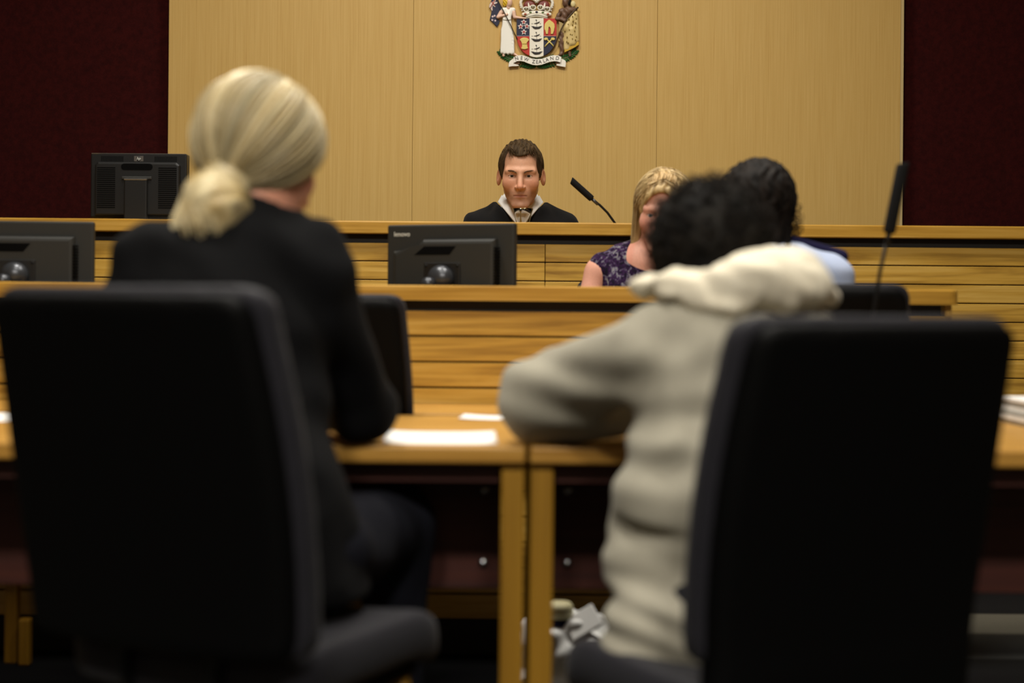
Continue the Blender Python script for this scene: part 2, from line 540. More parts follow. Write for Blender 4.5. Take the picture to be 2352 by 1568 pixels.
# ceiling fittings with their own light
for i, (x, y, s, p, sp) in enumerate(LAMPS):
    t = thing('ceiling_light', (x, y, CEIL), ['large square ceiling light above the clerk bench, left one', 'large square ceiling light above the clerk bench, right one',
               'square ceiling light over the left table', 'square ceiling light over the right table', 'small square ceiling light above the judge bench',
               'large square ceiling light at the rear of the room, left one', 'large square ceiling light at the rear of the room, right one'][i], 'ceiling light', 'square ceiling lights')
    h = s / 2
    v, f = join_vf([])
    bm = bmesh.new()
    for lo, hi in (((x - h, y - h, CEIL - .03), (x + h, y - h + .03, CEIL)), ((x - h, y + h - .03, CEIL - .03), (x + h, y + h, CEIL)),
                   ((x - h, y - h + .03, CEIL - .03), (x - h + .03, y + h - .03, CEIL)), ((x + h - .03, y - h + .03, CEIL - .03), (x + h, y + h - .03, CEIL))):
        bm_box(bm, lo, hi)
    put('frame', mesh_bm('frame', bm), M['label_white'], t)
    box('diffuser', (x - h + .03, y - h + .03, CEIL - .012), (x + h - .03, y + h - .03, CEIL - .002), M['diffuser'], t)
    ld = bpy.data.lights.new('lamp', 'AREA'); ld.shape = 'SQUARE'; ld.size = s - .08; ld.energy = p
    ld.color = (1.0, 0.95, 0.86); ld.spread = math.radians(sp)
    lo_ = bpy.data.objects.new('lamp', ld); COL.objects.link(lo_)
    lo_.location = (x, y, CEIL - .016)
    lo_.parent = t; lo_.matrix_parent_inverse = Matrix.Translation(t.location).inverted()

# ------------------------------------------------------------------ judge's bench
JY = 5.15
jz = at(1176, 511, JY).z
bx0, bx1 = -3.2, 3.2
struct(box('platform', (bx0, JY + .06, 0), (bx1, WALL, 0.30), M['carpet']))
jb = thing('judge_bench', (0, JY, 0), 'long honey-coloured wooden judge bench in front of the oak wall', 'bench')
box('top', (bx0, JY - .03, jz - .046), (bx1, JY + .13, jz), M['bench_top'], jb, 0.004, 2)
box('recess_strip', (bx0, JY + .012, jz - .078), (bx1, JY + .06, jz - .046), M['recess'], jb)
box('carcass', (bx0, JY + .02, 0.30), (bx1, JY + .06, jz - .078), M['recess'], jb)
box('desk', (bx0, JY + .06, jz - .10), (bx1, JY + .30, jz - .065), M['bench_top'], jb, 0.003, 1)
box('plinth', (bx0, JY + .05, 0), (bx1, JY + .06, 0.3), M['plinth'], jb)
sx = at(1252, 600, JY).x
rowh, gap = 0.0675, 0.0042
ztop = jz - .078
cuts = [bx0, sx - 2.4, sx, sx + 2.4, bx1]
k = 0
while ztop - k * rowh > 0.12:
    z1 = ztop - k * rowh; z0 = z1 - rowh + gap
    for a, b in zip(cuts[:-1], cuts[1:]):
        box('plank', (a + .0012, JY, z0), (b - .0012, JY + .02, z1), M['bench'], jb, 0.0015, 1)
    k += 1
box('backing', (bx0, JY + .016, 0.05), (bx1, JY + .0215, ztop), M['recess'], jb)

# ------------------------------------------------------------------ clerk's bench
CY = 4.10
cz = at(1176, 657, CY).z
cx0, cx1 = -2.6, at(2198, 668, CY).x
cb = thing('clerk_bench', (0, CY, 0), 'lower honey-coloured wooden clerk bench in front of the judge bench', 'bench')
bm = bmesh.new(); bm_box(bm, (cx0, CY - .03, cz - .043), (cx1, CY + .20, cz))
ve = [e for e in bm.edges if abs(e.verts[0].co.x - cx1) < 1e-4 and abs(e.verts[1].co.x - cx1) < 1e-4 and abs(e.verts[0].co.z - e.verts[1].co.z) > .01]
bmesh.ops.bevel(bm, geom=ve, offset=.03, segments=5, profile=0.5, affect='EDGES')
hor = [e for e in bm.edges if abs(e.verts[0].co.z - e.verts[1].co.z) < 1e-5 and e.verts[0].co.z > cz - .01]
bmesh.ops.bevel(bm, geom=hor, offset=.004, segments=2, profile=0.5, affect='EDGES')
put('top', mesh_bm('top', bm), M['bench_top'], cb)
rx = cx1 - .02
box('recess_strip', (cx0, CY + .015, cz - .074), (rx - .02, CY + .06, cz - .043), M['recess'], cb)
box('carcass', (cx0, CY + .02, 0.0), (rx - .012, CY + .06, cz - .074), M['recess'], cb)
box('end_panel', (rx - .012, CY, 0.03), (rx + .006, CY + .18, cz - .043), M['bench'], cb, 0.002, 1)
box('desk', (cx0, CY + .06, 0.72), (rx - .012, CY + .52, 0.75), M['bench_top'], cb, 0.003, 1)
box('desk_support', (cx0, CY + .30, 0.0), (cx0 + .03, CY + .5, 0.72), M['bench'], cb, 0.002, 1)
box('desk_support', (rx - .05, CY + .30, 0.0), (rx - .02, CY + .5, 0.72), M['bench'], cb, 0.002, 1)
rowc, gapc = 0.0742, 0.0055
k = 0
zt = cz - .074
while zt - k * rowc > 0.13:
    z1 = zt - k * rowc; z0 = z1 - rowc + gapc
    for a, b in ((cx0, cx0 + 1.5), (cx0 + 1.5, rx - .012)):
        box('plank', (a + .001, CY, max(z0, .045)), (b - .001, CY + .02, z1), M['bench'], cb, 0.0015, 1)
    k += 1
box('plinth', (cx0, CY + .03, 0), (rx - .03, CY + .035, 0.06), M['plinth'], cb)
# narrow writing ledge on the public side of the clerk bench
lg = thing('writing_ledge', (-.6, CY, 0.72), 'narrow wooden writing ledge along the front of the clerk bench', 'shelf')
box('ledge_board', (cx0 + .05, CY - .37, 0.697), (0.42, CY - .002, 0.722), M['table'], lg, 0.004, 2)
for x in (-2.2, -1.05, 0.36):
    box('bracket', (x, CY - .30, 0.60), (x + .02, CY - .002, 0.695), M['leg_wood'], lg, 0.002, 1)

# ------------------------------------------------------------------ the two tables
TZ = 0.735
def table(x0, x1, label):
    t = thing('table', ((x0 + x1) / 2, 3.12, 0), label, 'table', 'oak tables side by side')
    ya, yb = 2.75, 3.50
    box('tabletop', (x0, ya, TZ - .035), (x1, yb, TZ), M['table'], t, 0.006, 3)
    box('apron', (x0 + .05, ya + .045, TZ - .075), (x1 - .05, ya + .065, TZ - .035), M['modesty'], t, 0.001, 1)
    for x in (x0 + .002, x1 - .047):
        for y in (ya + .02, yb - .07):
            box('leg', (x, y, 0), (x + .045, y + .045, TZ - .035), M['leg_wood'], t, 0.004, 2)
    mp = box('modesty_panel', (x0 + .05, 3.02, 0.405), (x1 - .05, 3.038, TZ - .035), M['modesty'], t, 0.002, 1)
    for x in (x0 + .085, x1 - .085):
        for z in (0.46, 0.615):
            V, F = lathe_vf([(0, .006), (.009, .005), (.011, 0)], 14)
            V = [(a + x, 3.02 - c, b + z) for a, b, c in V]
            put('bolt', mesh_vf('bolt', V, F), M['silver'], mp, True)
    return t
xm = at(1210, 1200, 2.8).x
table(xm - 1.5, xm - .004, 'oak table in front of the blonde woman in black')
table(xm + .004, xm + 1.6, 'oak table in front of the person in the beige jacket')
# the table ends glimpsed low at the left edge of the photograph

# ------------------------------------------------------------------ padded chairs (facing +y, back at y = 0)
def chair_back_f(top, off=0.0, w=.268, bot=.47):
    def f(P):
        x, y, z = P
        t = (z - np.float32(.48)) / np.float32(.5)
        yy = y + np.float32(.095) * t * np.abs(t) ** np.float32(.35) + np.float32(.02) - np.float32(.35) * x * x
        wf = np.float32(1.0) + np.float32(.05) * np.sin(np.clip(t, 0, 1) * np.float32(PI)) - np.float32(.02) * t
        d = s_box((x / wf, yy, z), (0, off, (top + bot) / 2), (w, .03, (top - bot) / 2), .026)
        # rounded corners in the plane of the back
        qx = np.abs(x / wf) - np.float32(w - .05); qz = np.abs(z - np.float32((top + bot) / 2)) - np.float32((top - bot) / 2 - .05)
        c2 = np.sqrt(np.maximum(qx, 0) ** 2 + np.maximum(qz, 0) ** 2) + np.minimum(np.maximum(qx, qz), 0) - np.float32(.05)
        return smax(d, c2, .012)
    return f

def make_chair(name, label, top=1.03, seat=0.47, group='padded charcoal chairs', bot=.47):
    t = thing(name, (0, 0, 0), label, 'chair', group)
    f1 = chair_back_f(top, .012); f2 = chair_back_f(top - .012, -.014, .255, bot)
    sdf('backrest', lambda P: smax(f1(P), -(P[1] + np.float32(.095) * ((P[2] - .48) / .5) * np.abs((P[2] - .48) / .5) ** np.float32(.35) + np.float32(.034) - np.float32(.35) * P[0] * P[0]), .006),
        (-.32, -.30, .42), (.32, .16, top + .04), .009, M['chair_fabric'], t)
    sdf('back_shell', f2, (-.32, -.32, bot - .05), (.32, .14, top + .04), .009, M['chair_shell'], t)
    def fs(P):
        x, y, z = P
        zz = z + np.float32(.9) * np.maximum(y - .36, 0) ** 2 * 3 - np.float32(.12) * x * x * 2
        d = s_box((x, y, zz), (0, .245, seat - .045), (.245, .245, .045), .04)
        qx = np.abs(x) - np.float32(.245 - .09); qy = np.abs(y - np.float32(.245)) - np.float32(.245 - .09)
        c2 = np.sqrt(np.maximum(qx, 0) ** 2 + np.maximum(qy, 0) ** 2) + np.minimum(np.maximum(qx, qy), 0) - np.float32(.09)
        return smax(d, c2, .03)
    sdf('seat', fs, (-.28, -.04, seat - .17), (.28, .54, seat + .08), .010, M['chair_fabric'], t)
    box('seat_pan', (-.20, .03, seat - .115), (.20, .43, seat - .085), M['chair_shell'], t, .01, 2)
    for sx_ in (-1, 1):
        for y0, y1 in ((.40, .44), (.06, .01)):
            put('leg', mesh_vf('leg', *tube_vf([(sx_ * .175, y0, seat - .10), (sx_ * .20, y1, 0)], [.019, .013], 10)), M['leg_wood'], t, True)
    for s in (-1, 1):
        put('back_bracket', mesh_vf('back_bracket', *tube_vf([(s * .09, .14, seat - .10), (s * .09, .02, seat - .095), (s * .09, .0, seat - .04), (s * .09, -.005, seat + .07)], .013, 8)), M['metal_black'], t, True)
    return t

def place(t, x, y, yaw):
    t.location = (x, y, 0); t.rotation_euler = (0, 0, -math.radians(yaw))

ch1 = make_chair('padded_chair', 'charcoal padded chair the blonde woman in black sits on', 1.035, .47)
ch2 = make_chair('padded_chair', 'charcoal padded chair the person in the beige jacket sits on', 1.0, .425, 'padded charcoal chairs', .33)
ch3 = copy_tree(ch1); ch3['label'] = 'charcoal chair at the clerk bench, beside the black suit sleeve'
ch4 = copy_tree(ch1); ch4['label'] = 'charcoal chair behind the pale blue shirt, beside the tall microphone'
place(ch1, -.532, 2.22, 27)
place(ch2, .508, 2.21, -27)
place(ch3, at(706, 700, 3.62).x, 3.605, 0); ch3.scale = (1, .95, 1)
place(ch4, at(1834, 700, 3.60).x, 3.605, 1); ch4.scale = (1, .95, 1.035)

# ------------------------------------------------------------------ monitors
def lenovo_like(label, logo):
    t = thing('computer_monitor', (0, 0, 0), label, 'monitor', 'dark desk monitors on the clerk bench')
    W, H = .44, .285
    # frame coordinates: x across, z up from the panel's lower edge; the rear faces -y
    put('stand_base', mesh_vf('stand_base', *lathe_vf([(0, 0), (.10, 0), (.10, .008), (.03, .018), (0, .018)], 28, (0, .02, 0))), M['plastic2'], t, True)
    tube('stand_arm', [(0, .02, .012), (0, .015, .09), (-.015, -.045, .155)], [.02, .018, .018], M['plastic2'], t, 14)
    z0 = .07
    ca = box('casing', (-W / 2, -.012, z0), (W / 2, .014, z0 + H), M['plastic'], t, .006, 3)
    box('screen', (-W / 2 + .015, .0138, z0 + .018), (W / 2 - .015, .0146, z0 + H - .015), M['plastic3'], t)
    # raised rear housing with a step cut away at its upper left
    hx0, hx1, hz0, hz1 = -W / 2 + .032, W / 2 - .055, z0 + .012, z0 + H - .048
    pts = [(hx0, hz0), (hx1, hz0), (hx1, hz1), (hx0 + .105, hz1), (hx0 + .075, hz1 - .035), (hx0, hz1 - .035)]
    put('rear_housing', prism_me('rear_housing', pts, -.036, -.010, .014, 3), M['plastic'], ca)
    put('handle_recess', prism_me('handle_recess', [(hx0 + .078, hz1 - .048), (hx0 + .20, hz1 - .048), (hx0 + .222, hz1 - .022), (hx0 + .112, hz1 - .022)], -.0368, -.034, 0), M['plastic3'], ca)
    for k in range(16):
        z = hz1 - .03 - k * .0095
        box('vent_slot', (hx1 - .004, -.034, z), (hx1 + .010, -.018, z + .0035), M['plastic3'], ca)
    pl = box('mount_plate', (-.075, -.0405, z0 + .06), (.05, -.034, z0 + .165), M['plastic2'], ca, .003, 2)
    for x in (-.066, .041):
        for z in (z0 + .07, z0 + .155):
            put('screw', mesh_vf('screw', *[[(a + x, -.0405 - c, b + z) for a, b, c in lathe_vf([(0, .002), (.004, .0015), (.0045, 0)], 10)[0]], lathe_vf([(0, .002), (.004, .0015), (.0045, 0)], 10)[1]]), M['metal_black'], ca, True)
    bm = bmesh.new(); bmesh.ops.create_uvsphere(bm, u_segments=24, v_segments=14, radius=.042, matrix=Matrix.Translation((-.01, -.052, z0 + .115)) @ Matrix.Diagonal((1, .8, 1, 1)))
    put('ball_joint', mesh_bm('ball_joint', bm), M['chrome'], t, True)
    bm = bmesh.new(); bmesh.ops.create_uvsphere(bm, u_segments=18, v_segments=10, radius=.022, matrix=Matrix.Translation((-.032, -.092, z0 + .098)))
    put('joint_knob', mesh_bm('joint_knob', bm), M['chrome'], t, True)
    st = box('sticker', (W / 2 - .040, -.0128, z0 + .018), (W / 2 - .016, -.0119, z0 + .075), M['label_white'], ca)
    for q in range(3):
        box('print', (W / 2 - .033 , -.0132, z0 + .03 + q * .013), (W / 2 - .023, -.0127, z0 + .038 + q * .013), M['grey_print'], ca)
    if logo:
        me = text_me('lenovo', .021, .0004)
        me.transform(Matrix.Translation((-W / 2 + .053, -.0126, z0 + H - .030)) @ Matrix.Rotation(PI / 2, 4, 'X'))
        put('lettering', me, M['label_white'], ca)
    return t

DESKZ = 0.75
mA = lenovo_like('angled monitor with white lettering and white sticker, beside the clerk in purple', True)
pA = at(1036, 600, 4.42)
mA.location = (pA.x, 4.42, DESKZ + .152); mA.rotation_euler = (0, 0, -math.radians(24))
# riser the two monitors stand on
for (lx, lab) in ((pA.x, 'small black monitor riser under the angled monitor on the clerk desk'), (at(52, 600, 4.42).x, 'small black monitor riser on the clerk desk at far left')):
    rs = thing('monitor_riser', (lx, 4.43, DESKZ), lab, 'riser', 'monitor risers')
    box('shelf', (lx - .16, 4.33, DESKZ + .135), (lx + .16, 4.56, DESKZ + .150), M['plastic2'], rs, .002, 1)
    for s in (-1, 1):
        box('side', (lx + s * .15 - .006, 4.34, DESKZ), (lx + s * .15 + .006, 4.55, DESKZ + .135), M['plastic2'], rs, .001, 1)
mB = lenovo_like('dark monitor at the left edge, in front of the judge bench', False)
pB = at(52, 600, 4.42)
mB.location = (pB.x, 4.42, DESKZ + .150); mB.rotation_euler = (0, 0, math.radians(3))

# monitor with ventilated back on the judge bench
HY = 5.36
hp = thing('computer_monitor', (at(322, 430, HY).x, HY, jz - .065), 'black monitor with a round logo and vented back on the judge bench', 'monitor')
p0, p1 = at(212, 353, HY), at(432, 359, HY)
hx0, hx1, hzt, hzb = p0.x, p1.x, p0.z, at(215, 500, HY).z
hc = (hx0 + hx1) / 2
ca = box('casing', (hx0, HY - .02, hzb), (hx1, HY + .03, hzt), M['plastic2'], hp, .005, 3)
box('top_edge_highlight', (hx0 + .003, HY - .021, hzt - .002), (hx1 - .003, HY - .002, hzt + .0006), M['silver'], ca, .0005, 1)  # silver strip laid on as the highlight along the casing's top
box('screen', (hx0 + .02, HY + .0295, hzb + .02), (hx1 - .02, HY + .031, hzt - .02), M['plastic3'], hp)
W_ = hx1 - hx0; H_ = hzt - hzb
put('rear_housing', prism_me('rear_housing', [(hx0 + .022, hzb + .006), (hx1 - .022, hzb + .006), (hx1 - .022, hzt - .045), (hx1 - .034, hzt - .034), (hx0 + .034, hzt - .034), (hx0 + .022, hzt - .045)], HY - .045, HY - .018, .008, 3), M['plastic2'], ca)
bars = []
bm = bmesh.new()
for s in (0, 1):
    xa = hx0 + .032 if s == 0 else hx1 - .10
    for k in range(20):
        z = hzt - .058 - k * .0078
        if z < hzb + .03: break
        bm_box(bm, (xa, HY - .0462, z), (xa + .068, HY - .044, z + .0036))
tag(put('vent_slots', mesh_bm('vent_slots', bm), M['plastic3'], ca), kind='stuff')
bm = bmesh.new()
for s in (0, 1):
    xa = hx0 + .04 if s == 0 else hx1 - .12
    for k in range(17):
        bm_box(bm, (xa + k * .005, HY - .0212, hzt - .030), (xa + k * .005 + .0022, HY - .0195, hzt - .010))
tag(put('top_vent_slots', mesh_bm('top_vent_slots', bm), M['plastic3'], ca), kind='stuff')
pts = [(hc - .047 + .012 * math.cos(a), hzt - .052 + .012 * math.sin(a)) for a in np.linspace(PI / 2, 3 * PI / 2, 8)] + \
      [(hc + .047 + .012 * math.cos(a), hzt - .052 + .012 * math.sin(a)) for a in np.linspace(-PI / 2, PI / 2, 8)]
put('handle_slot', prism_me('handle_slot', pts[::-1], HY - .0465, HY - .043, 0), M['plastic3'], ca)
box('stand_cover', (hc - .056, HY - .052, hzt - .10), (hc + .056, HY - .043, hzt - .088), M['plastic'], hp, .003, 2)
box('stand_column', (hc - .043, HY - .066, jz - .06), (hc + .043, HY - .044, hzt - .098), M['plastic2'], hp, .005, 2)
box('column_cap', (hc - .043, HY - .067, hzt - .103), (hc + .043, HY - .045, hzt - .097), M['silver'], hp, .001, 1)
box('stand_base', (hc - .11, HY - .10, jz - .065), (hc + .11, HY + .10, jz - .052), M['plastic2'], hp, .005, 2)
lp = box('logo_plate', (hc - .018, HY - .0218, hzt - .030), (hc + .018, HY - .0195, hzt - .009), M['silver'], ca, .001, 1)
V, F = lathe_vf([(0, .0012), (.0085, .0012), (.0095, 0)], 24)
put('logo_disc', mesh_vf('logo_disc', [(a + hc, HY - .0216 - c, b + hzt - .0195) for a, b, c in V], F), M['ink'], ca, True)
me = text_me('hp', .0155, .0003, .25)
me.transform(Matrix.Translation((hc, HY - .0233, hzt - .0187)) @ Matrix.Rotation(PI / 2, 4, 'X'))
put('lettering', me, M['label_white'], ca)

# ------------------------------------------------------------------ microphones
def mic(label, base, pts, head, r_head, foot_z):
    t = thing('gooseneck_microphone', base, label, 'microphone')
    b = Vector(base)
    put('base', mesh_vf('base', *lathe_vf([(0, 0), (.05, 0), (.05, .012), (.035, .022), (.012, .028), (0, .028)], 24, b)), M['metal_black'], t, True)
    tube('gooseneck', [b + Vector((0, 0, .02))] + pts, .0045, M['metal_black'], t, 10)
    a, c = head
    d = (c - a).normalized()
    tube('collar', [a - d * .03, a + d * .004], .0062, M['metal_black'] if foot_z else M['chrome'], t, 12)
    # foam sleeve with a slanted end
    V, F = tube_vf([a, a + d * .006, c - d * .006, c], [r_head * .85, r_head, r_head, r_head * .9], 18)
    side = d.cross(Vector((0, 1, 0))).normalized()
    for q in range(36, 72):
        V[q] = V[q] + d * (-.005 * (V[q] - c).dot(side) / r_head)
    put('windscreen', mesh_vf('windscreen', V, F), M['foam'], t, True)
    return t
MY = 5.30
def mp(px, py, y=MY): return at(px, py, y)
b0 = mp(1440, 540); b0.z = jz - .065
mic('thin gooseneck microphone with black foam on the judge bench', b0, [mp(1424, 528), mp(1413, 513), mp(1395, 488), mp(1378, 471), mp(1366, 462)],
    (mp(1360, 457), mp(1312, 414)), .0125, 0)
TY = 3.32
b1 = mp(1990, 960, TY); b1.z = TZ
mic('tall blurred black microphone on the right table, against the maroon wall', b1, [mp(1996, 830, TY), mp(2006, 720, TY), mp(2022, 620, TY), mp(2040, 540, TY)],
    (mp(2042, 535, TY), mp(2074, 375, TY)), .0145, 1)

# ------------------------------------------------------------------ glass on the judge bench
GY = 5.27
gc = at(1201, 500, GY); gb = jz - .065
gt = at(1201, 479, GY).z
g = thing('drinking_glass', (gc.x, GY, gb), 'clear flared drinking glass in front of the judge', 'glass')
hh = gt - gb
out = [(.0, 0), (.021, 0), (.023, .004), (.0235, hh * .35), (.026, hh * .6), (.032, hh * .85), (.0385, hh)]
inn = [(.0379, hh), (.0314, hh * .85), (.0254, hh * .6), (.0229, hh * .36), (.0215, .010), (0, .008)]
put('tumbler', mesh_vf('tumbler', *lathe_vf(out + inn, 40, (gc.x, GY, gb))), M['glass'], g, True)

# ------------------------------------------------------------------ papers
def sheet(name, x0, x1, y0, y1, z, label, curl=.004, rot=0.0, grp='loose white papers'):
    nx, ny = 14, 10
    V, F = [], []
    cx_, cy_ = (x0 + x1) / 2, (y0 + y1) / 2
    R = Matrix.Rotation(rot, 3, 'Z')
    for s in (0, 1):
        for i in range(nx + 1):
            for j in range(ny + 1):
                u, w = i / nx, j / ny
                p = R @ Vector(((u - .5) * (x1 - x0), (w - .5) * (y1 - y0), 0))
                h = curl * (abs(u - .5) * 2) ** 3 * (.5 + .5 * w)
                V.append((cx_ + p.x, cy_ + p.y, z + .0004 + h + s * .0012))
    n = (nx + 1) * (ny + 1)
    q = lambda i, j, s: s * n + i * (ny + 1) + j
    for i in range(nx):
        for j in range(ny):
            F.append((q(i, j, 1), q(i + 1, j, 1), q(i + 1, j + 1, 1), q(i, j + 1, 1)))
            F.append((q(i, j, 0), q(i, j + 1, 0), q(i + 1, j + 1, 0), q(i + 1, j, 0)))
    for i in range(nx):
        F.append((q(i, 0, 0), q(i + 1, 0, 0), q(i + 1, 0, 1), q(i, 0, 1))); F.append((q(i, ny, 1), q(i + 1, ny, 1), q(i + 1, ny, 0), q(i, ny, 0)))
    for j in range(ny):
        F.append((q(0, j, 1), q(0, j + 1, 1), q(0, j + 1, 0), q(0, j, 0))); F.append((q(nx, j, 0), q(nx, j + 1, 0), q(nx, j + 1, 1), q(nx, j, 1)))
    o = put(name, mesh_vf(name, V, F), M['white'], None, True)
    return tag(o, label, 'paper', grp)
sheet('paper_sheet', -.255, -.03, 2.775, 3.03, TZ, 'white papers at the table edge between the two seated people', .003, .03)
sheet('paper_sheet', -.12, .11, 3.36, 3.47, TZ + .0005, 'white sheet at the far edge of the table, by the beige elbow', .004, -.10)
sheet('paper_sheet', -1.29, -1.06, 3.20, 3.44, TZ, 'white sheet on the table at the left edge, behind the chair', .003, .05)
# a stack of documents at the right edge
sx0 = at(2318, 960, 3.40).x
for i in range(6):
    z = TZ + i * .0105
    o = box('document', (sx0 + random.uniform(-.006, .01), 3.24 + random.uniform(-.01, .01), z + .0006), (sx0 + .30 + random.uniform(-.01, .01), 3.45, z + .0100), M['white'] if i % 2 else M['grey_print'], None, .001, 1)
    tag(o, ['bottom', 'second from bottom', 'third from bottom', 'fourth from bottom', 'second from top', 'topmost'][i] + ' of the stacked documents on the right table', 'document', 'documents stacked on the right table')

# ------------------------------------------------------------------ bag and what is in it, on the floor under the tables
BY = 3.60
bc = at(1312, 1460, BY)
bg = thing('plastic_bag', (bc.x, BY, 0), 'crumpled pale plastic bag on the floor between table leg and beige jacket', 'bag')
def fb(P):
    x, y, z = P
    w = np.float32(.018) * np.sin(x * 60 + z * 35 + np.sin(y * 50) * 2) + np.float32(.012) * np.sin(z * 85 - x * 40 + y * 30)
    d = smin(s_ell(P, (bc.x, BY, .09), (.15, .10, .10)), s_ell(P, (bc.x - .01, BY - .02, .17), (.12, .10, .065)), .05)
    return np.maximum(d + w * .6, np.float32(.004) - z)
sdf('film', fb, (bc.x - .2, BY - .15, -.02), (bc.x + .2, BY + .15, .3), .008, M['bag'], bg)
cu = thing('paper_cup', (at(1285, 1420, BY - .05).x, BY - .06, .15), 'cream lidded cup with a dark band sticking out of the plastic bag', 'cup')
cp = (at(1285, 1420, BY - .06).x, BY - .06, at(1285, 1455, BY - .06).z)
M['cream'] = mat('cream_card', lin((196, 188, 148)), 0.6)
lathe('lid', [(0, .078), (.028, .078), (.034, .07), (.034, .042), (.030, .042), (0, .042)], M['cream'], cu, 28, cp)
lathe('band', [(.0, .042), (.031, .042), (.030, .022), (0, .022)], M['navy'], cu, 28, cp)
lathe('cup_body', [(0, .022), (.029, .022), (.024, -.05), (0, -.05)], M['cream'], cu, 28, cp)
fp = at(1338, 1425, BY - .07)
o = box('folded_paper', (-.042, -.005, -.030), (.042, .005, .030), M['white'], None, .002, 1, Matrix.Translation((fp.x, BY - .09, fp.z)) @ Matrix.Rotation(-.55, 4, 'Y') @ Matrix.Rotation(-.6, 4, 'X'))
tag(o, 'folded white paper sticking out of the plastic bag', 'paper')
# pair of dim wooden legs low at the left edge
lr = thing('side_table', (at(38, 1400, 3.95).x - .02, 3.95, 0), 'dim wooden stand low at the left edge under the table', 'table')
xa = at(24, 1400, 3.95).x; xb = at(54, 1430, 3.92).x
box('leg', (xa - .017, 3.95, 0), (xa + .017, 3.985, .24), M['leg_wood'], lr, .003, 2)
box('leg', (xb - .016, 3.92, 0), (xb + .016, 3.952, .13), M['leg_wood'], lr, .006, 2)
box('top_board', (xa - .34, 3.93, .24), (xa + .02, 4.08, .255), M['leg_wood'], lr, .003, 2)
box('leg', (xa - .33, 3.95, 0), (xa - .297, 3.985, .24), M['leg_wood'], lr, .003, 2)

# ------------------------------------------------------------------ people
def head_sdf(P, male=True, neck=(0, .042, -.185)):
    """head in its own frame: metres, eyes at z = 0, face towards -y"""
    x, y, z = P
    A = (np.abs(x), y, z)
    d = s_ell(P, (0, .018, .034), (.076, .096, .088))
    d = smin(d, s_ell(P, (0, -.020, -.032), (.0615, .064, .081)), .03)
    jw = .043 if male else .041
    d = smin(d, s_cone(A, (jw, .006, -.056), (.017, -.064, -.106), .0165, .015), .024)
    d = smin(d, s_ell(P, (0, -.072, -.108), (.025, .018, .015)), .016)
    d = smin(d, s_ell(A, (.042, -.052, -.028), (.021, .021, .022)), .03)
    d = smin(d, s_cone(A, (.008, -.079, .017), (.046, -.062, .017), .0095, .011), .014)
    d = smax(d, -s_ell(A, (.031, -.092, -.001), (.018, .018, .0115)), .010)
    d = smin(d, s_cone(P, (0, -.080, .006), (0, -.103, -.040), .0080, .0115), .012)
    d = smin(d, s_ell(A, (.0128, -.092, -.043), (.0080, .011, .0078)), .006)
    d = smax(d, -s_ell(A, (.0068, -.101, -.0505), (.0038, .006, .003)), .003)
    d = smin(d, s_ell(P, (0, -.066, -.070), (.031, .024, .026)), .02)
    # folds from nose to mouth corner
    d = smax(d, -s_cone(A, (.018, -.096, -.046), (.033, -.084, -.068), .0022, .002), .006)
    d = smin(d, s_cone(A, (0, -.0895, -.0675), (.020, -.080, -.0715), .0042, .0025), .005)
    d = smin(d, s_cone(A, (0, -.0880, -.0775), (.018, -.080, -.0750), .0050, .003), .005)
    d = smax(d, -s_cone(A, (0, -.0955, -.0722), (.025, -.0835, -.0740), .0021, .0017), .003)
    # lids around the eyeball
    E = (.031, -.0645, -.001)
    sp = s_ell(A, E, (.0150, .0138, .0142))
    zz = z - np.float32(E[2]); 
    cc = (np.abs(x) - np.float32(.031)) / np.float32(.0135)
    op = np.minimum(zz + np.float32(.0054) - np.float32(.0030) * cc * cc, np.float32(.0036) - zz - np.float32(.0034) * cc * cc)
    d = smin(d, np.maximum(sp, op), .0035)
    # ears
    ys = y + np.float32(.25) * (z + np.float32(.006))
    AE = (A[0] - np.float32(.35) * np.maximum(y, 0), ys, z)
    ear = s_ell(AE, (.0775, .010, -.006), (.0085, .019, .0345))
    ear = smax(ear, -s_ell(AE, (.087, .005, -.002), (.008, .011, .019)), .004)
    d = smin(d, ear, .006)
    d = smin(d, s_cone(P, (0, .030, -.055), neck, .050, .055), .03)
    return d

